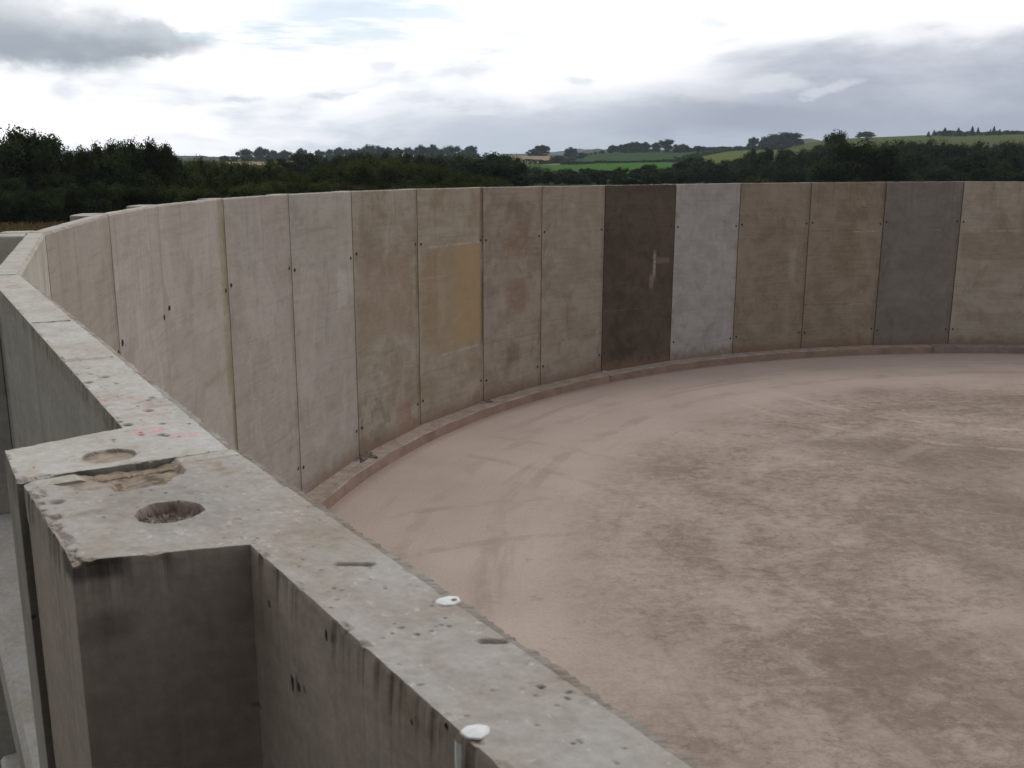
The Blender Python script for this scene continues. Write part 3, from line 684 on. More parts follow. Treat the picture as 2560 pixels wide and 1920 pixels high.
# dark chipped spots on the outer face of the nearest panel
a3, _, rz3 = panel_frame(-3)
def on_face(u, v, y=.104):
    d = ray(u, v); ex = Vector((math.cos(rz3), math.sin(rz3))); nn = Vector((-ex.y, ex.x))
    t = (y + a3.dot(nn)) / (d.x * nn.x + d.y * nn.y); p = CAM + d * t
    return (Vector((p.x, p.y)) - a3).dot(ex), p.z
for (u, v, rx, rz_, s) in ((720, 1712, .004, .011, 1), (736, 1722, .005, .005, 7), (803, 1592, .003, .007, 3), (1016, 1812, .002, .003, 5), (1102, 1822, .003, .003, 6)):
    xx, zz = on_face(u, v); r = random.Random(s); n = 14; mb = MB()
    ring = [(xx + rx * math.cos(2 * math.pi * k / n) * r.uniform(.6, 1.2), .1055, zz + rz_ * math.sin(2 * math.pi * k / n) * r.uniform(.6, 1.2)) for k in range(n)]
    mb.add(ring + [(xx, .1047, zz)], [(k, (k + 1) % n, n) for k in range(n)]); mb.build('chip', M['recess'], p3)

# ------------------------------------------------------------------ sheeted light-blocking tower added out of view to shade the near recess
M['sheet'] = simple('dark green light-blocking sheeting', (.02, .03, .024), var=.3, scale=2)
M['steel'] = simple('galvanised tube', (.25, .25, .25), rough=.5)
M['board'] = simple('scaffold board', (.16, .12, .08), var=.4, scale=6)
st = thing('added_shade_tower', 'added unseen light-blocking tower standing behind the camera outside the wall', 'light-blocking tower', (-.62, -1.25, -.1), 0)
for sx in (-.85, .85):
    for sy in (-.75, .75):
        mb = MB(); mb.tube([(sx, sy, 0), (sx, sy, 7.6)], [.024, .024], 8); mb.build('standard', M['steel'], st)
for z in (.4, 2.2, 4.0, 5.1, 7.5):
    for sy in (-.75, .75):
        if z == 5.1 and sy > 0: continue
        mb = MB(); mb.tube([(-.95, sy, z), (.95, sy, z)], [.024, .024], 8); mb.build('ledger', M['steel'], st)
for k in range(6):
    mb = MB(); y0 = -.72 + k * .24; mb.prism([(-.95, y0, 0), (.95, y0, 0), (.95, y0 + .225, 0), (-.95, y0 + .225, 0)], 4.03, 4.07, .004); mb.build('board', M['board'], st)
for poly in ([(-.91, -.79), (.91, -.79), (.91, -.78), (-.91, -.78)], [(-.91, -.78), (-.90, -.78), (-.90, .78), (-.91, .78)], [(.90, -.78), (.91, -.78), (.91, .78), (.90, .78)]):
    mb = MB(); mb.prism(poly, .3, 7.7); mb.build('sheeting', M['sheet'], st)
mb = MB(); mb.prism([(-.95, -.82), (.95, -.82), (.95, .80), (-.95, .80)], 7.70, 7.72); mb.build('shade_roof_sheet', M['sheet'], st)

# ------------------------------------------------------------------ terrain and floor
def gnoise_mat(name, c1, c2, c3, s1=.3, s2=3., aniso=None):
    m, n, b = new_mat(name); b.inputs['Specular IOR Level'].default_value = 0.; g = n.node('ShaderNodeNewGeometry'); P = g.outputs['Position']
    if aniso: 
        px, py, pz = n.sep(P); P = n.vec(n.math('MULTIPLY', px, aniso[0]), n.math('MULTIPLY', py, aniso[1]), pz)
    c = n.mix(n.ramp(n.noise(P, s1, 5, .6), .35, .65), c1, c2)
    c = n.mix(n.math('MULTIPLY', n.ramp(n.noise(P, s2, 5, .7), .45, .7), .6), c, c3)
    n.put(b.inputs['Base Color'], c); return m
M['rough_grass'] = gnoise_mat('rough grass', (.045, .06, .022), (.075, .075, .03), (.10, .08, .045))
M['tan'] = gnoise_mat('stubble', (.30, .23, .15), (.26, .20, .13), (.22, .18, .11), .01, .06)
M['pasture'] = gnoise_mat('pasture', (.058, .135, .024), (.050, .12, .022), (.07, .13, .028), .01, .08)
M['maize'] = gnoise_mat('maize crop', (.044, .075, .030), (.038, .068, .026), (.055, .078, .032), .012, .12)
M['ygreen'] = gnoise_mat('yellow green field', (.105, .125, .032), (.09, .11, .028), (.12, .125, .038), .01, .07)
M['olive'] = gnoise_mat('olive field', (.080, .095, .028), (.07, .084, .026), (.095, .10, .036), .008, .05)
M['woodfloor'] = gnoise_mat('dark meadow', (.04, .055, .022), (.05, .065, .025), (.06, .065, .03), .01, .05)

SKY_U = np.array([-900, 0, 190, 430, 500, 640, 780, 1000, 1190, 1290, 1385, 1430, 1500, 1600, 1700, 1790, 1850, 1945, 2050, 2123, 2297, 2420, 2560, 3200])
SKY_V = np.array([402, 402, 402, 404, 404, 402, 399, 398, 397, 389, 389, 397, 383, 379, 377.5, 376, 374, 371, 353, 346, 338.5, 337, 336, 338])
AZ = np.array([azel(u, v)[0] for u, v in zip(SKY_U, SKY_V)]); EL = np.array([azel(u, v)[1] for u, v in zip(SKY_U, SKY_V)])
R0, R1 = 330., 1250.
def top_el(a): return np.interp(a, AZ, EL)
E0 = R_(-.55)
def hill_z(a, r):
    e1 = top_el(a); t = np.clip((r - R0) / (R1 - R0), 0, 1)
    e = E0 + (e1 - E0) * t ** .8
    z = CAM.z + r * np.tan(e)
    zr = CAM.z + R1 * np.tan(e1)
    z = np.where(r > R1, zr - (r - R1) * .045, z)
    near = np.clip((r - 130) / (R0 - 130), 0, 1); near = near * near * (3 - 2 * near)
    zn = -.12 + near * (CAM.z + R0 * math.tan(E0) + .12)
    return np.where(r < R0, zn, z)
def hill_at(u, v):
    """world point where the hillside is seen at photo pixel u,v"""
    a, e = azel(u, v); e1 = float(top_el(a)); t = min(max((e - E0) / (e1 - E0), 0), 1) ** (1 / .8)
    r = R0 + t * (R1 - R0); return Vector((math.sin(a) * r, math.cos(a) * r, CAM.z + r * math.tan(e)))
def poly_in(px, py, poly):
    ins = np.zeros(px.shape, bool); n = len(poly)
    for i in range(n):
        x0, y0 = poly[i]; x1, y1 = poly[(i + 1) % n]
        c = ((y0 > py) != (y1 > py)) & (px < (x1 - x0) * (py - y0) / ((y1 - y0) or 1e-9) + x0)
        ins ^= c
    return ins
FIELDS = [  # name, material, outline in photo pixels traced onto the hillside
 ('stubble_field', 'tan', [(1270, 384), (1400, 384), (1400, 411), (1270, 411)]),
 ('stubble_field', 'tan', [(560, 385), (770, 385), (770, 412), (560, 412)]),
 ('stubble_field', 'tan', [(1170, 401), (1262, 401), (1262, 430), (1170, 430)]),
 ('crop_field', 'maize', [(1400, 412), (1421, 404), (1460, 385), (1504, 365), (1842, 360), (1844, 375), (1750, 390), (1697, 403), (1548, 408), (1480, 408)]),
 ('pasture', 'pasture', [(1270, 411), (1400, 412), (1480, 408), (1548, 408), (1660, 405), (1700, 408), (1712, 422), (1720, 445), (1270, 445)]),
 ('grass_field', 'ygreen', [(1697, 403), (1750, 390), (1844, 375), (1860, 360), (1960, 360), (1960, 410), (1720, 430), (1712, 410)]),
 ('grass_field', 'olive', [(1960, 350), (2700, 300), (3100, 300), (3100, 430), (1960, 430)]),
]
def polar_sheet():
    az_ = np.concatenate([np.arange(-180, -42, 3.), np.arange(-42, 44, .07), np.arange(44, 180.1, 3.)])
    rr = np.concatenate([[.5, 3, 8, 16, 25, 35, 45], np.arange(55, R0, 12), R0 + (R1 - R0) * np.linspace(0, 1, 150), [1300, 1400, 1700, 2300, 3300, 4500, 5800]])
    A, Rr = np.meshgrid(np.radians(az_), rr, indexing='ij')
    Z = hill_z(A, Rr) + (fbm(A * 40, Rr * .004, 1., 8, 3) - .5) * np.where((Rr > 200) & (Rr < R1 * .97), 1.2, 0)
    V = np.stack([np.sin(A) * Rr, np.cos(A) * Rr, Z], -1)
    return A, Rr, V
A_, RR_, VV_ = polar_sheet()
na, nr = A_.shape
ca = (A_[:-1, :-1] + A_[1:, 1:]) / 2; cr_ = (RR_[:-1, :-1] + RR_[1:, 1:]) / 2
# photo pixel of each cell centre on the smooth hill (used once, to trace the field outlines on the ground)
cz = hill_z(ca, cr_)
wx, wy, wz = np.sin(ca) * cr_, np.cos(ca) * cr_, cz - CAM.z
cP, sP = math.cos(PITCH), math.sin(PITCH)
dep = wy * cP - wz * sP; xx = wx * F_PX / dep; yy = (wy * sP + wz * cP) * F_PX / dep
cU = 1280 + xx * math.cos(ROLL) + yy * math.sin(ROLL); cV = 960 + xx * math.sin(ROLL) - yy * math.cos(ROLL)
vis = (np.abs(ca) < R_(42)) & (cr_ > R0) & (cr_ <= R1)
fid = np.zeros(ca.shape, int)
for k, (nm, mt, poly) in enumerate(FIELDS):
    s = poly_in(cU, cV, poly) & vis & (fid == 0); fid[s] = k + 1
Iq, Jq = np.indices(ca.shape)
def sheet(name, mask, mat, label, thick=False):
    I, J2 = Iq[mask], Jq[mask]
    q = np.stack([I * nr + J2, I * nr + J2 + 1, (I + 1) * nr + J2 + 1, (I + 1) * nr + J2], 1)[:, ::-1]
    u_, inv = np.unique(q, return_inverse=True)
    o = mesh_np(name, VV_.reshape(-1, 3)[u_], inv.reshape(q.shape), mat, smooth=True)
    return tag(o, label, None, None, 'structure')
hillmask = (fid == 0) & (cr_ > 110)
sheet('ground', (fid == 0) & (cr_ <= 110), M['rough_grass'], None)
sheet('hillside', hillmask, M['woodfloor'], None)
for k, (nm, mt, poly) in enumerate(FIELDS): sheet(nm, fid == k + 1, M[mt], None)

# tank floor
m, n, b = new_mat('tank floor'); g = n.node('ShaderNodeNewGeometry'); P = g.outputs['Position']
px, py, pz = n.sep(P)
qx = n.math('SUBTRACT', px, C.x); qy = n.math('SUBTRACT', py, C.y)
rad = n.math('SQRT', n.math('ADD', n.math('MULTIPLY', qx, qx), n.math('MULTIPLY', qy, qy)))
ang = n.math('ARCTAN2', qy, n.math('MULTIPLY', qx, -1.))
base = n.mix(n.ramp(n.noise(P, .35, 5, .6), .3, .7), (.405, .318, .272), (.465, .376, .325))
pr = n.vec(n.math('MULTIPLY', ang, 2.2), n.math('MULTIPLY', rad, 1.5), 0.)
arc = n.noise(pr, 1.1, 7, .65, .3)
base = n.mix(n.math('MULTIPLY', n.ramp(arc, .5, .75), .35), base, (.30, .225, .195))
wobr = n.math('MULTIPLY', n.math('SUBTRACT', n.noise(P, .55, 5, .65), .5), 3.2)
rin = n.math('ADD', rad, wobr)
ri2 = n.math('ADD', rad, n.math('MULTIPLY', n.math('SUBTRACT', n.noise(P, 3.5, 5, .7), .5), .8))
grit = n.noise(n.vec(n.math('MULTIPLY', px, .8), n.math('MULTIPLY', py, 1.), 0.), 5.6, 10, .84, .3)
inner = n.math('MULTIPLY', n.ramp(ri2, 14.6, 13.6), n.ramp(rin, 15.4, 11.8))
# sweeping drag marks run roughly east-west
sw = n.noise(n.vec(n.math('ADD', n.math('MULTIPLY', px, .8), n.math('MULTIPLY', py, .25)), n.math('ADD', n.math('MULTIPLY', py, 1.7), n.math('MULTIPLY', px, -.35)), 0.), .9, 10, .76, .5)
patch = n.noise(P, .32, 6, .62, .5)
mud = n.math('MULTIPLY', inner, n.ramp(n.math('ADD', n.math('MULTIPLY', patch, .5), n.math('MULTIPLY', grit, .6)), .44, .66))
c = n.mix(n.math('MULTIPLY', inner, .30), base, (.26, .20, .158))
c = n.mix(n.math('MULTIPLY', mud, .85), c, (.185, .138, .106))
m2_ = n.math('MULTIPLY', inner, n.ramp(n.math('ADD', n.math('MULTIPLY', sw, .7), n.math('MULTIPLY', grit, .3)), .52, .60))
c = n.mix(n.math('MULTIPLY', m2_, .38), c, (.150, .115, .090))
c = n.mix(n.math('MULTIPLY', n.math('MULTIPLY', inner, n.ramp(sw, .47, .33)), .6), c, (.42, .34, .295))
dirt = n.ramp(n.math('ADD', n.math('MULTIPLY', n.noise(P, 1.3, 7, .75), .55), n.math('MULTIPLY', n.noise(P, 11., 5, .75), .45)), .565, .605)
c = n.mix(n.math('MULTIPLY', n.math('MULTIPLY', dirt, n.ramp(rad, 16., 13.)), .45), c, (.11, .088, .066))
broad = n.ramp(n.noise(n.vec(n.math('MULTIPLY', px, .8), py, 4.), .22, 4, .55, .6), .50, .66)
c = n.mix(n.math('MULTIPLY', n.math('MULTIPLY', broad, n.ramp(ri2, 14.4, 12.8)), .5), c, (.165, .125, .096))
# olive damp tint toward the middle of the tank
c = n.mix(n.math('MULTIPLY', n.ramp(n.math('ADD', rad, wobr), 10., 4.5), .4), c, (.185, .155, .095))
# scattered darker smudges even on the clean ring, darker red-brown band beside the kerb
c = n.mix(n.math('MULTIPLY', n.ramp(arc, .58, .72), .25), c, (.20, .145, .115))
c = n.mix(n.math('MULTIPLY', n.ramp(rad, 17.7, 18.0), .5), c, (.24, .155, .115))
# tyre tracks
def track(rc, wd, k, col):
    global c
    t1 = n.math('MULTIPLY', n.box(n.math('ADD', rad, n.math('MULTIPLY', wobr, .25)), rc, rc + wd, .05), n.ramp(n.noise(P, .9, 4, .6), .4, .6))
    c = n.mix(n.math('MULTIPLY', t1, k), c, col)
def sweep(cx, cy, rc, wd, k, col):
    global c
    ax = n.math('SUBTRACT', px, cx); ay = n.math('SUBTRACT', py, cy); rd = n.math('SQRT', n.math('ADD', n.math('MULTIPLY', ax, ax), n.math('MULTIPLY', ay, ay)))
    t1 = n.math('MULTIPLY', n.box(rd, rc, rc + wd, .04), n.ramp(n.noise(P, 1.6, 6, .7), .42, .58))
    c = n.mix(n.math('MULTIPLY', n.math('MULTIPLY', t1, n.ramp(rad, 17.6, 16.5)), k), c, col)
sweep(12., 26., 5.2, .22, .5, (.46, .38, .32)); sweep(12., 26., 6.9, .22, .45, (.46, .38, .32)); sweep(3., 5., 9.5, .2, .3, (.25, .185, .145)); sweep(3., 5., 11.2, .2, .3, (.25, .185, .145)); sweep(20., 8., 13., .25, .35, (.44, .35, .29)); sweep(-4., 12., 7.2, .2, .35, (.27, .2, .16)); sweep(-4., 12., 8.7, .2, .3, (.27, .2, .16))
track(14.9, .28, .35, (.25, .185, .155)); track(16.2, .25, .25, (.27, .20, .165)); track(11.2, .3, .35, (.42, .35, .29)); track(9.4, .3, .3, (.42, .35, .29))
gk = n.ramp(n.noise(P, 22., 5, .75), .25, .75, .90, 1.10)
c = n.mix(1., c, n.vec(gk, gk, gk), 'MULTIPLY')
n.put(b.inputs['Base Color'], c); n.put(b.inputs['Roughness'], n.ramp(mud, 0., 1., .78, .95))
bp = n.node('ShaderNodeBump'); bp.inputs['Strength'].default_value = .6; bp.inputs['Distance'].default_value = .02
n.put(bp.inputs['Height'], n.math('ADD', n.math('MULTIPLY', grit, n.math('MULTIPLY', inner, 1.)), n.math('MULTIPLY', gk, .3))); n.l.new(bp.outputs[0], b.inputs['Normal'])
M['floor'] = m
fl = MB(); nseg = 96
fl.prism([(C.x + math.cos(2 * math.pi * k / nseg) * 18.45, C.y + math.sin(2 * math.pi * k / nseg) * 18.45) for k in range(nseg)], -.3, 0)
tag(fl.build('tank_floor', M['floor']), None, None, None, 'structure')
# ring footing outside the wall
M['footing'] = simple('footing concrete', (.46, .42, .36), var=.25, scale=5)
vs = []; fs = []
for k in range(nseg):
    a = 2 * math.pi * k / nseg
    for r, z in ((18.46, -.3), (18.46, .06), (19.64, .06), (19.64, -.3)): vs.append((C.x + math.cos(a) * r, C.y + math.sin(a) * r, z))
for k in range(nseg):
    j = (k + 1) % nseg
    for q in range(4): fs.append((4*k+q, 4*k+(q+1) % 4, 4*j+(q+1) % 4, 4*j+q))
tag(mesh_np('footing', vs, fs, M['footing']), None, None, None, 'structure')

# kerb ring along the foot of the wall
def kerb_mat(name, face, topc):
    m, n, b = new_mat(name); g = n.node('ShaderNodeNewGeometry'); P = g.outputs['Position']; nz = n.sep(g.outputs['True Normal'])[2]
    f = n.mix(n.ramp(n.noise(P, 1.6, 6, .7), .35, .65), face, tuple(v * .72 for v in face))
    t_ = n.mix(n.ramp(n.noise(P, 4., 6, .7), .35, .65), topc, tuple(v * .7 for v in topc))
    t_ = n.mix(n.ramp(n.noise(P, 14., 4, .7), .6, .72), t_, (.10, .085, .07))
    c = n.mix(n.ramp(nz, .5, .8), f, t_)
    gk = n.ramp(n.noise(P, 60., 4, .7), .25, .75, .85, 1.15); c = n.mix(1., c, n.vec(gk, gk, gk), 'MULTIPLY')
    n.put(b.inputs['Base Color'], c); return m
def kerb(a0, a1, mat, label):
    n = max(4, int(abs(a1 - a0) / 1.0)); vs = []; fs = []; r = random.Random(int(a0))
    prof = [(18.44, 0), (18.44, KERB + .012), (18.04, KERB + .004), (18.02, KERB - .012), (18.00, 0)]
    for k in range(n + 1):
        a = R_(a0 + (a1 - a0) * k / n)
        for q, (rr, z) in enumerate(prof):
            j = r.uniform(-.012, .012) if 0 < q < 4 else 0
            vs.append((C.x + math.cos(a) * (rr + j), C.y + math.sin(a) * (rr + j), z + j * .5))
    for k in range(n):
        for q in range(4): fs.append((5*k+q, 5*k+q+1, 5*k+q+6, 5*k+q+5))
    fs.append((0, 1, 2, 3, 4)); fs.append(tuple(5 * n + q for q in range(5)))
    o = mesh_np('floor_kerb', vs, [f for f in fs], mat)
    return tag(o, label, 'kerb', 'concrete kerb at the foot of the tank wall')
kred = kerb_mat('reddish kerb', (.32, .218, .172), (.39, .315, .265)); kgrey = kerb_mat('greyish pink kerb', (.30, .22, .205), (.30, .25, .22))
def ang_of(u, v):
    p = on_z(u, v, KERB); return math.degrees(math.atan2(p.y - C.y, p.x - C.x)) % 360
aA = ang_of(2336, 868); aB = ang_of(1560, 945)
kerb(222, aB + .03, kred, 'long reddish brown kerb curving below the left half of the tank wall')
kerb(aB - .03, aA + .03, kred, 'reddish kerb below the dark brown panel and the warm brown panels')
kerb(aA - .03, 58, kgrey, 'pinkish grey kerb at right below the dark grey panel')

# rubble left on the kerb at panel joints
M['rubble'] = simple('rubble', (.17, .14, .12), var=.6, scale=12)
M['rubble2'] = simple('pale mortar crumbs', (.36, .35, .33), var=.3, scale=12)
def rubble(ji, label, n, mat, spread=.22, s=.03):
    p = J[ji]; inn = (C - p).normalized(); tan = Vector((-inn.y, inn.x)); r = random.Random(ji); mb = MB()
    for _ in range(n):
        q = p + inn * (.02 + abs(r.gauss(0, .12))) + tan * r.gauss(0, spread); z = KERB + .002; h = s * r.uniform(.3, 1); w_ = s * r.uniform(.5, 1.6)
        k = 5; poly = [(q.x + w_ * math.cos(2 * math.pi * i / k + r.random()) , q.y + w_ * math.sin(2 * math.pi * i / k + r.random())) for i in range(k)]
        mb.prism(poly, z, z + h, inset=h * .4)
    tag(mb.build('mortar_rubble', mat), label, 'rubble', None)
rubble(5, 'heap of dark rubble on the kerb left of the brown mottled panel', 34, M['rubble'], .16, .045)
rubble(7, 'small dark rubble patch on the kerb right of the ochre panel', 18, M['rubble'], .13, .035)
rubble(9, 'pale mortar crumbs on the kerb at the left of the dark brown panel', 12, M['rubble2'], .09, .045)

# ------------------------------------------------------------------ trees
def foliage_mat(name, c1, c2, c3):
    m, n, b = new_mat(name)
    tcn = n.node('ShaderNodeTexCoord'); oi = n.node('ShaderNodeObjectInfo')
    at = n.node('ShaderNodeAttribute'); at.attribute_name = 'tone'
    s = n.node('ShaderNodeSeparateColor'); n.l.new(at.outputs['Color'], s.inputs[0])
    c = n.mix(s.outputs[0], c1, c2); c = n.mix(n.math('MULTIPLY', s.outputs[1], .7), c, c3)
    rv = n.ramp(oi.outputs['Random'], 0., 1., .78, 1.25, smooth=False)
    c = n.mix(1., c, n.vec(rv, rv, rv), 'MULTIPLY')
    d = n.node('ShaderNodeBsdfDiffuse'); n.put(d.inputs[0], c)
    tr = n.node('ShaderNodeBsdfTranslucent'); n.put(tr.inputs[0], n.mix(1., c, (1.1, 1.3, .6), 'MULTIPLY'))
    mx = n.node('ShaderNodeMixShader'); mx.inputs[0].default_value = .22
    n.l.new(d.outputs[0], mx.inputs[1]); n.l.new(tr.outputs[0], mx.inputs[2])
    n.l.new(mx.outputs[0], n.n['Material Output'].inputs[0]); return m
FM = {
 'dark': foliage_mat('dark leaves', (.017, .026, .013), (.050, .066, .030), (.075, .082, .036)),
 'olive': foliage_mat('olive leaves', (.027, .037, .015), (.078, .088, .034), (.115, .112, .045)),
 'mid': foliage_mat('mid green leaves', (.020, .031, .018), (.062, .080, .040), (.09, .105, .048)),
 'pale': foliage_mat('willow leaves', (.075, .095, .072), (.105, .125, .095), (.13, .15, .11)),
 'conifer': foliage_mat('conifer needles', (.022, .034, .022), (.036, .050, .030), (.045, .06, .035)),
}
M['bark'] = simple('bark', (.07, .055, .04), var=.3, scale=6)
def leaf_quads(P, nrm, size, r):
    n = len(P)
    t = r.normal(size=(n, 3)); nn = nrm + r.normal(size=(n, 3)) * .7; nn /= np.linalg.norm(nn, axis=1)[:, None] + 1e-9
    a = np.cross(nn, t); a /= np.linalg.norm(a, axis=1)[:, None] + 1e-9; b_ = np.cross(nn, a)
    s = size[:, None] if np.ndim(size) else size
    sx = s * (.6 + .8 * r.random((n, 1))); sy = s * (.4 + .5 * r.random((n, 1)))
    q = np.stack([P - a * sx, P - b_ * sy, P + a * sx, P + b_ * sy], 1)
    return q.reshape(-1, 3), np.arange(4 * n).reshape(n, 4)
def crown_broad(seed, nleaf, lsz, nl=26, low=.10, spiky=.0, flat=.0):
    """crown of leaf clusters, unit height and width"""
    r = np.random.default_rng(seed); L = []
    for k in range(nl):
        a = r.uniform(0, 2 * math.pi); h = r.uniform(0, 1)
        zc_ = low + .12 + h * (.80 - low - .10)
        rmax = .5 * math.sqrt(max(0, 1 - abs((zc_ - .46) / .56) ** 2.6))
        rr = rmax * math.sqrt(r.uniform(.15, 1)); sz = r.uniform(.11, .19) * (1.1 - .2 * h)
        L.append((math.cos(a) * rr * .86, math.sin(a) * rr * .86, min(zc_, 1 - sz * .9), sz, r.random()))
    for k in range(5): 
        a = k * 1.26 + r.uniform(0, 1); q_ = r.uniform(.12, .30); L.append((math.cos(a) * q_, math.sin(a) * q_, r.uniform(.58, .86), r.uniform(.11, .15), r.random()))
    L.append((0, 0, .84, .16, .5)); L.append((.07, -.05, .6, .25, .4)); L.append((-.08, .05, .4, .27, .6))
    A = np.array(L); wgt = A[:, 3] ** 2; wgt /= wgt.sum()
    pick = r.choice(len(A), nleaf, p=wgt); d = r.normal(size=(nleaf, 3)); d /= np.linalg.norm(d, axis=1)[:, None]
    rad_ = A[pick, 3] * (1 - .55 * r.random(nleaf) ** 2.2) * (1 + .12 * r.normal(size=nleaf) * (r.random(nleaf) < .18))
    nb = np.abs(np.sin(d[:, 0] * 5 + pick) * np.sin(d[:, 1] * 6 + pick * 2)) * .25
    P = A[pick, :3] + d * (rad_ * (1 + nb - .1))[:, None]
    if spiky:
        k = r.random(nleaf) < .10; P[k, 2] += np.abs(r.normal(size=k.sum())) * spiky
    P[:, 2] = np.clip(P[:, 2], low * .6, 1.02)
    Vq, Fq = leaf_quads(P, d, lsz * (.7 + .6 * r.random(nleaf)), r)
    tone = np.clip(A[pick, 4] * .95 + r.random(nleaf) * .35 - .1, 0, 1); t2 = (r.random(nleaf) < .12).astype(float) * r.random(nleaf)
    # leafy inner mass: coarser leaves close to the limbs
    n2 = nleaf // 5; p2_ = r.choice(len(A), n2, p=wgt); d2 = r.normal(size=(n2, 3)); d2 /= np.linalg.norm(d2, axis=1)[:, None]
    P2 = A[p2_, :3] + d2 * (A[p2_, 3] * .55 * r.random(n2) ** .5)[:, None]
    V2, F2 = leaf_quads(P2, d2, lsz * 2.6, r)
    V = np.vstack([Vq, V2]); Fall = np.vstack([Fq, F2 + len(Vq)])
    T = np.concatenate([tone, np.full(n2, .25)]); T2 = np.concatenate([t2, np.zeros(n2)])
    colr = np.stack([np.repeat(T, 4), np.repeat(T2, 4), np.zeros(4 * len(T)), np.ones(4 * len(T))], 1)
    return V, Fall, colr
def crown_conifer(seed, nleaf, lsz):
    r = np.random.default_rng(seed); h = r.random(nleaf) ** 1.3; tiers = 11
    q = (h * tiers) % 1; rad_ = (1 - h) ** .85 * .5 * (.55 + .45 * (1 - q)) * np.sqrt(r.uniform(.1, 1, nleaf)) + .012
    a = r.uniform(0, 2 * math.pi, nleaf); P = np.stack([np.cos(a) * rad_, np.sin(a) * rad_, .08 + h * .92 - rad_ * .15], 1)
    d = np.stack([np.cos(a), np.sin(a), np.full(nleaf, .4)], 1)
    V, Fq = leaf_quads(P, d, lsz * (.6 + .6 * r.random(nleaf)), r)
    T = r.random(nleaf); colr = np.stack([np.repeat(T, 4), np.zeros(4 * nleaf), np.zeros(4 * nleaf), np.ones(4 * nleaf)], 1)
    return V, Fq, colr
def trunk_mb(seed, lean=.0, top=.62, limbs=4):
    r = random.Random(seed); mb = MB()
    mb.tube([(0, 0, 0), (.004, .002, .12), (.01 + lean, 0, .35), (lean, .01, top)], [.030, .022, .016, .006], 7)
    for k in range(limbs):
        a = r.uniform(0, 6.28); z0 = r.uniform(.15, .42); L = r.uniform(.18, .32)
        mb.tube([(.005, 0, z0), (math.cos(a) * L * .5, math.sin(a) * L * .5, z0 + .12), (math.cos(a) * L, math.sin(a) * L, z0 + .3)], [.012, .008, .003], 5)
    return mb
PROT = {}
def proto(key, gen, mat, seed):
    V, Fq, colr = gen
    me = mesh_np('crown', V, Fq, None, attrs={'tone': colr}); mesh = me.data; bpy.data.objects.remove(me)
    mesh.materials.append(FM[mat])
    tm = trunk_mb(seed).build('trunk', M['bark']); tmesh = tm.data; bpy.data.objects.remove(tm)
    PROT.setdefault(key, []).append((mesh, tmesh))
for s in range(3): proto('near_dark', crown_broad(300 + s, 22000, .0140, 42, low=.04, spiky=.012), 'dark', s)
for s in range(3): proto('near_olive', crown_broad(320 + s, 15000, .0135, 34, low=.02, spiky=.015), 'olive', s)
for s in range(3): proto('mid', crown_broad(340 + s, 6500, .020, 26, low=.05), 'mid', s)
for s in range(2): proto('mid_dark', crown_broad(350 + s, 6500, .020, 26, low=.03), 'dark', s)
proto('pale', crown_broad(360, 6000, .018, 22, low=.04), 'pale', 3)
for s in range(4): proto('far', crown_broad(370 + s, 3200, .030, 13, low=-.12), 'mid', s)
for s in range(2): proto('conifer', crown_conifer(390 + s, 2600, .030), 'conifer', s)
cnt_ = {}
def tree(kind, name, label, x, y, z, wd, ht, group=None, cat='tree', rz=None, var=None):
    k = cnt_.get(kind, 0); cnt_[kind] = k + 1
    cm_, tm_ = PROT[kind][(k if var is None else var) % len(PROT[kind])]
    t = thing(name, label, cat, (x, y, z), random.uniform(0, 6.28) if rz is None else rz, group)
    for nm, me, in (('crown', cm_), ('trunk', tm_)):
        o = bpy.data.objects.new(nm, me); COL.objects.link(o); o.parent = t
        q = 1.22 if kind == 'far' else 1.08; o.scale = (wd * q, wd * q, ht)
    return t
def tree_at(kind, name, label, u, vtop, wpx, dist, zb=None, group=None, cat='tree', **kw):
    """tree standing dist metres away whose top shows at photo pixel (u, vtop)"""
    a, e = azel(u, vtop); x, y = math.sin(a) * dist, math.cos(a) * dist
    if zb is None: zb = float(hill_z(np.array(a), np.array(dist))) - .2
    zt = CAM.z + dist * math.tan(e)
    dd = ray(u, vtop).normalized(); wd = wpx * dist / (F_PX) * math.cos(a) * 1.0
    return tree(kind, name, label, x, y, zb, wd, max(zt - zb, 1.5), group, cat, **kw)
ORD = ['first', 'second', 'third', 'fourth', 'fifth', 'sixth', 'seventh', 'eighth', 'ninth', 'tenth', 'eleventh', 'twelfth', 'thirteenth', 'fourteenth', 'fifteenth', 'sixteenth', 'seventeenth', 'eighteenth', 'nineteenth', 'twentieth', 'twenty-first', 'twenty-second', 'twenty-third', 'twenty-fourth', 'twenty-fifth', 'twenty-sixth', 'twenty-seventh', 'twenty-eighth', 'twenty-ninth', 'thirtieth', 'thirty-first', 'thirty-second', 'thirty-third', 'thirty-fourth', 'thirty-fifth', 'thirty-sixth']
def row(kind, name, fmt, specs, dist, group, zb=None, cat='tree'):
    for k, (u, v, wp) in enumerate(sorted(specs)):
        dd = dist if not isinstance(dist, tuple) else random.uniform(*dist)
        tree_at(kind, name, fmt % ORD[k], u, v, wp, dd, zb, group, cat)
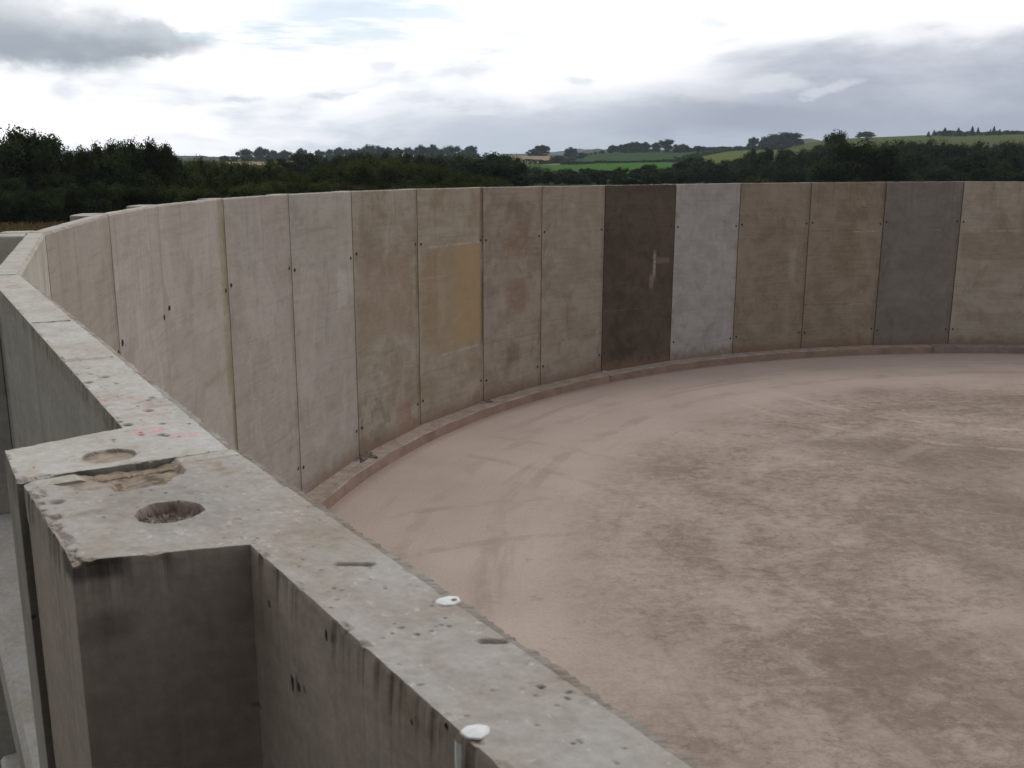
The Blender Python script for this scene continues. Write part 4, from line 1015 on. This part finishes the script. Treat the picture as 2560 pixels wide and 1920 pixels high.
# near belt on the left behind the wall
tree_at('near_dark', 'broadleaf_tree', 'tallest dark tree at the left picture edge', 38, 312, 210, 112, 0)
tree_at('near_dark', 'broadleaf_tree', 'dark tree cut by the left picture edge beside the tallest one', -70, 330, 200, 114, 0)
tree_at('near_dark', 'broadleaf_tree', 'lower dark tree leaning against the right side of the tallest one', 108, 352, 90, 110, 0)
tree_at('near_dark', 'broadleaf_tree', 'small dark tree in the dip where the pale distant hills show', 168, 398, 110, 112, 0)
row('near_dark', 'broadleaf_tree', 'dark broadleaf tree, %s from the left in the clump right of the dip', [(200, 362, 100), (240, 350, 100), (278, 342, 110), (326, 340, 120), (372, 342, 110), (408, 358, 90), (300, 380, 200)], (108, 118), 'clump of dark broadleaf trees left of centre', 0)
row('near_olive', 'hedgerow_tree', '%s olive green tree from the left in the low belt above the wall', [(440, 392, 120), (500, 385, 100), (560, 392, 110), (612, 394, 90), (670, 398, 110), (725, 420, 100), (775, 428, 90), (830, 404, 130), (880, 391, 130), (925, 382, 170), (990, 392, 130), (1050, 402, 120), (1110, 414, 120), (1165, 424, 100), (1215, 434, 100), (1250, 450, 90)], (122, 134), 'olive trees in the belt just beyond the wall', 0)
row('near_olive', 'bush', '%s low bush from the left at the foot of the tree belt', [(u, 452 + 10 * math.sin(u), 110) for u in range(436, 1290, 62)], (100, 106), 'bushes at the foot of the tree belt', -.3, 'bush')
row('near_dark', 'bush', '%s low dark bush from the left at the edge of the dry crop', [(u, 462 + 10 * math.sin(u), 110) for u in range(-60, 430, 62)], (100, 104), 'low dark bushes at the edge of the dry crop', -.3, 'bush')
row('near_dark', 'bush', '%s dark understorey shrub from the left behind the low bushes', [(u, 425 + 8 * math.sin(u * 3), 130) for u in range(-70, 460, 66)], (107, 110), 'dark understorey shrubs under the left trees', -.3, 'shrub')
# rounder trees behind them
row('mid', 'broadleaf_tree', '%s dark round tree from the left standing behind the olive belt', [(748, 378, 110), (790, 385, 90), (850, 385, 90), (905, 378, 90), (965, 372, 90), (1020, 380, 100), (1085, 386, 110), (1145, 383, 110), (1235, 379, 100), (1275, 386, 90), (700, 392, 80)], (215, 250), 'dark round trees behind the olive belt')
tree_at('mid', 'broadleaf_tree', 'broad dark round tree left of the tan field, end of the belt', 1228, 378, 165, 200)
tree_at('mid', 'broadleaf_tree', 'sloping lower tree on the right shoulder of the belt end tree', 1290, 398, 90, 205)
# valley belt
tree_at('pale', 'willow_tree', 'pale grey green willow below the bright green pasture', 1338, 412, 95, 285)
tree_at('pale', 'willow_tree', 'smaller pale willow at the left foot of the larger willow', 1302, 432, 60, 280)
vb = [(1385, 428), (1425, 416), (1470, 418), (1510, 424), (1545, 418), (1590, 418), (1630, 412), (1668, 412), (1705, 400), (1738, 386), (1775, 396), (1812, 394), (1850, 388), (1885, 368), (1925, 367), (1962, 364), (2003, 363), (2045, 361)]
row('mid', 'valley_tree', '%s tree from the left in the valley belt below the fields', [(u + random.uniform(-6, 6), v + random.uniform(-3, 5), random.uniform(52, 72)) for u, v in vb], (300, 340), 'trees of the valley belt below the fields')
row('mid_dark', 'valley_tree', '%s darker tree from the left in the front row of the valley belt', [(u, 434 + 10 * math.sin(u * .7) - (18 if u > 1700 else 0), 58 + 14 * math.sin(u * 1.3)) for u in range(1330, 2080, 42)], (255, 280), 'front row of the valley belt')
tree_at('near_olive', 'bush', 'rounded olive bush peeping over the wall above the brown panels', 1880, 438, 90, 150, 0, None, 'bush')
tree_at('near_olive', 'bush', 'small pale olive bush peeping over the wall at right', 2300, 441, 60, 150, 0, None, 'bush')
tree_at('mid', 'broadleaf_tree', 'prominent round topped tree rising above the olive field', 2090, 324, 78, 330)
tree_at('mid_dark', 'broadleaf_tree', 'dark shrubby tree below and right of the prominent round topped tree', 2105, 352, 100, 320)
tree_at('near_dark', 'broadleaf_tree', 'huge near black spreading tree right of centre above the dark grey panel', 2165, 347, 190, 175, 0)
tree_at('near_dark', 'broadleaf_tree', 'left lower limb tree of the huge near black spreading tree', 2085, 392, 120, 172, 0)
tree_at('near_dark', 'broadleaf_tree', 'right lower tree beside the huge near black spreading tree', 2235, 385, 110, 176, 0)
row('mid', 'valley_tree', '%s tree from the left in the wood at the right edge', [(2212, 352, 70), (2255, 345, 80), (2298, 352, 70), (2328, 342, 76), (2372, 356, 80), (2410, 356, 76), (2450, 348, 80), (2492, 357, 76), (2530, 350, 80), (2575, 346, 90), (2640, 350, 90)], (290, 320), 'back trees of the wood at the right edge')
row('mid_dark', 'valley_tree', '%s darker tree from the left in front of the wood at the right edge', [(u, 388 + 12 * math.sin(u), 72 + 14 * math.sin(u * 2.)) for u in range(2250, 2680, 48)], (250, 270), 'middle trees of the wood at the right edge')
row('mid_dark', 'valley_tree', '%s low tree from the left just above the wall at the right edge', [(u, 420 + 9 * math.sin(u), 74 + 14 * math.sin(u * 1.7)) for u in range(2270, 2680, 46)], (215, 230), 'low trees above the wall at the right edge')
# skyline clumps
def sky(fmt, specs, dist, vb, group, kind='far'):
    for k, (u, v, wp) in enumerate(sorted(specs)):
        d_ = dist + random.uniform(-25, 25)
        a, _ = azel(u, v); zb = CAM.z + d_ * math.tan(azel(u, vb)[1]) - 1
        zh = float(hill_z(np.array(a), np.array(d_))); zb = min(zb, zh) if zh < zb else zb
        tree_at(kind, 'skyline_tree', fmt % ORD[k], u, v, wp, d_, zb, group)
sky('%s tree from the left in the long skyline row above the left stubble field', [(562, 388, 30), (585, 391, 24), (612, 371, 40), (650, 366, 46), (682, 374, 34), (710, 375, 34), (738, 382, 30), (752, 369, 28), (775, 381, 26), (796, 374, 26), (822, 372, 34), (848, 367, 38), (876, 370, 30)], 1225, 408, 'skyline trees left of centre')
sky('%s tree from the left in the skyline row left of the round end tree', [(897, 370, 30), (918, 360, 40), (945, 363, 38), (970, 366, 28), (993, 368, 32), (1024, 367, 28), (1052, 361, 40), (1082, 359, 42), (1104, 372, 26), (1126, 363, 48), (1156, 373, 28)], 1225, 408, 'skyline trees behind the belt at centre')
tree_at('far', 'skyline_tree', 'round lone end tree on the skyline left of the tan field', 1178, 363, 36, 1220)
tree_at('far', 'skyline_tree', 'larger tree of the pair standing on the tan field', 1357, 362, 40, 1240)
tree_at('far', 'skyline_tree', 'smaller tree of the pair standing on the tan field', 1334, 371, 32, 1240)
p = hill_at(1425, 399); tree_at('far', 'field_tree', 'upright tree at the right corner of the tan field', 1427, 367, 32, Vector((p.x, p.y)).length, p.z - .5)
p = hill_at(1392, 407); tree_at('far', 'field_tree', 'low spreading bush left of the upright tree by the tan field', 1393, 388, 42, Vector((p.x, p.y)).length, p.z - .5)
p = hill_at(1455, 396); tree_at('far', 'bush', 'flat bush right of the upright tree by the tan field', 1455, 381, 26, Vector((p.x, p.y)).length, p.z - .5, None, 'bush')
tree_at('far', 'bush', 'small lone bush left of the skyline copse above the maize', 1506, 375, 12, 1230, None, None, 'bush')
sky('%s tree from the left in the skyline copse above the maize field', [(1532, 362, 30), (1553, 360, 26), (1572, 357, 28), (1592, 353, 30), (1614, 354, 34), (1640, 355, 28), (1668, 347, 38), (1690, 360, 22), (1708, 359, 30), (1722, 367, 20)], 1225, 381, 'skyline copse above the maize field')
sky('%s low tree from the left on the skyline between copse and dome tree', [(1748, 364, 28), (1769, 371, 10), (1792, 371, 20), (1807, 365, 30), (1830, 370, 26), (1850, 364, 22)], 1225, 378, 'low skyline trees above the maize')
tree_at('far', 'skyline_tree', 'tall tree at the left of the wide dome shaped tree', 1884, 342, 30, 1220, None)
tree_at('far', 'skyline_tree', 'second tree from the left beside the wide dome shaped tree', 1910, 348, 30, 1225, None)
tree_at('far', 'skyline_tree', 'wide dome shaped tree on the skyline right of the maize', 1962, 330, 84, 1215, None)
tree_at('far', 'skyline_tree', 'left shoulder tree of the wide dome shaped tree', 1928, 340, 44, 1222, None)
tree_at('far', 'skyline_tree', 'low right shoulder tree of the wide dome shaped tree', 1992, 344, 30, 1228, None)
tree_at('far', 'skyline_tree', 'isolated small dome tree on the skyline of the olive field', 2166, 328, 44, 1240)
sky('%s conifer from the left on the right hand skyline', [(2322, 328, 14), (2336, 325, 16), (2363, 319, 26), (2376, 330, 14), (2397, 319, 22), (2414, 331, 12), (2432, 315, 20), (2446, 318, 16), (2477, 322, 12), (2486, 315, 18), (2500, 322, 14)], 1240, 339, 'conifers on the right hand skyline', 'conifer')
sky('%s low tree from the left under the right hand conifers', [(u, 327 + 2 * math.sin(u), 34) for u in range(2350, 2680, 24)], 1255, 339, 'low trees behind the right hand conifers')

# hedges on the hillside, each a continuous band of leaf clusters
def hedge(name, label, pts, h=3.0, n=900, seed=1, mat='dark', behind=0.):
    r = np.random.default_rng(seed); W = []
    for (u, v) in pts:
        p = hill_at(u, v); W.append((p.x, p.y, p.z))
    W = np.array(W); seg = np.linalg.norm(np.diff(W, axis=0), axis=1); cum = np.concatenate([[0], np.cumsum(seg)])
    t = r.random(n) * cum[-1]; P = np.stack([np.interp(t, cum, W[:, k]) for k in range(3)], 1)
    hh = h * (.6 + .8 * vnoise(t, t * 0, .05, seed)); P[:, 2] += r.random(n) * hh; P[:, :2] += r.normal(size=(n, 2)) * 1.0
    V, Fq = leaf_quads(P, r.normal(size=(n, 3)), .8 + .5 * r.random(n), r); T = r.random(n)
    colr = np.stack([np.repeat(T, 4), np.zeros(4 * n), np.zeros(4 * n), np.ones(4 * n)], 1)
    o = mesh_np(name, V, Fq, FM[mat], attrs={'tone': colr})
    return tag(o, label, 'hedge', 'hedges dividing the fields')
hedge('hedge', 'dark hedge along the lower edge of the tan field', [(1310, 412), (1350, 411), (1400, 409), (1425, 406)], 3.5, 1600, 1)
hedge('hedge', 'thin hedge between the maize and the bright green pasture', [(1405, 411), (1480, 409), (1548, 408), (1640, 406), (1697, 403)], 1.6, 2200, 2)
hedge('hedge', 'hedge climbing from the valley trees between maize and yellow field', [(1690, 405), (1750, 391), (1800, 381), (1850, 376)], 3.4, 2200, 3)
hedge('hedge', 'hedge along the upper left edge of the maize field', [(1405, 410), (1445, 396), (1470, 390), (1504, 383)], 2.6, 1400, 4)
hedge('hedge', 'hedge line on the skyline between the copse and the dome tree', [(1720, 378), (1780, 377), (1850, 375), (1880, 374), (1945, 372)], 3.5, 2200, 5)

# pale far hills with woods
def ridge(name, label, pts, dist, mat, seed):
    V = []; Fq = []
    us = np.arange(pts[0][0], pts[-1][0] + 1, 6.); vs_ = np.interp(us, [p[0] for p in pts], [p[1] for p in pts])
    for k, (u, v) in enumerate(zip(us, vs_)):
        v = v + (fbm(np.array(u), np.array(0.), .06, seed, 4) - .5) * 7
        a, e = azel(u, v); z = CAM.z + dist * math.tan(e)
        for rr, zz in ((dist * .72, -40), (dist * .9, z * .55), (dist, z), (dist * 1.15, z * .3), (dist * 1.3, -40)): V.append((math.sin(a) * rr, math.cos(a) * rr, zz))
    for k in range(len(us) - 1):
        for q in range(4): Fq.append((5*k+q, 5*k+q+1, 5*k+q+6, 5*k+q+5))
    o = mesh_np(name, V, [f[::-1] for f in Fq], mat, smooth=True); return tag(o, None, None, None, 'structure')
M['farhill'] = gnoise_mat('far wooded hill', (.045, .06, .035), (.07, .08, .045), (.10, .10, .06), .004, .02)
ridge('distant_hills', None, [(-300, 392), (60, 386), (130, 374), (200, 378), (330, 388), (420, 388), (520, 390), (640, 392), (1200, 392), (1260, 385), (1340, 382), (1380, 380), (1460, 372), (1520, 373), (1600, 378), (2000, 372), (2100, 370)], 4400, M['farhill'], 3)
ridge('distant_hills', None, [(300, 400), (420, 392), (470, 388), (520, 392), (560, 390), (700, 392), (1250, 392), (1300, 386), (1440, 384), (1462, 376), (1500, 372), (1530, 376), (1900, 372), (1980, 349), (2020, 346), (2060, 352), (2200, 360)], 2600, M['farhill'], 5)

# dry crop between tank and trees
m, n, b = new_mat('dry crop'); at = n.node('ShaderNodeAttribute'); at.attribute_name = 'tone'
s_ = n.node('ShaderNodeSeparateColor'); n.l.new(at.outputs['Color'], s_.inputs[0])
n.put(b.inputs['Base Color'], n.mix(s_.outputs[0], (.085, .062, .026), (.20, .15, .065)))
r = np.random.default_rng(9); nb = 26000
aa = np.radians(r.uniform(-42, -16, nb)); rr = r.uniform(66, 106, nb); hh = .75 + .3 * r.random(nb)
x0, y0 = np.sin(aa) * rr, np.cos(aa) * rr; th = r.uniform(0, 3.14, nb); wd = .05 + .05 * r.random(nb); lx = r.normal(size=nb) * .08
V = np.stack([np.stack([x0 - np.cos(th) * wd, y0 - np.sin(th) * wd, np.full(nb, -.15)], 1), np.stack([x0 + np.cos(th) * wd, y0 + np.sin(th) * wd, np.full(nb, -.15)], 1),
              np.stack([x0 + lx + np.cos(th) * wd * .5, y0 + np.sin(th) * wd * .5, hh], 1), np.stack([x0 + lx - np.cos(th) * wd * .5, y0 - np.sin(th) * wd * .5, hh * .96], 1)], 1).reshape(-1, 3)
T = r.random(nb); colr = np.stack([np.repeat(T, 4)] * 3 + [np.ones(4 * nb)], 1)
tag(mesh_np('dry_crop', V, np.arange(4 * nb).reshape(nb, 4), m, attrs={'tone': colr}), 'dry brown crop growing between the tank and the left trees', 'crop', None, 'stuff')

# ------------------------------------------------------------------ haze
HAZE = 1
if HAZE:
    mb = MB(); mb.prism([(-6200, -6200), (6200, -6200), (6200, 6200), (-6200, 6200)], -240, 130)
    hm = bpy.data.materials.new('haze'); hm.use_nodes = True; nt = hm.node_tree; nt.nodes.clear()
    pv = nt.nodes.new('ShaderNodeVolumePrincipled'); out = nt.nodes.new('ShaderNodeOutputMaterial')
    pv.inputs['Color'].default_value = (.74, .85, 1, 1); pv.inputs['Density'].default_value = .00008; pv.inputs['Anisotropy'].default_value = .5
    nt.links.new(pv.outputs[0], out.inputs['Volume'])
    tag(mb.build('haze', hm), None, None, None, 'stuff')
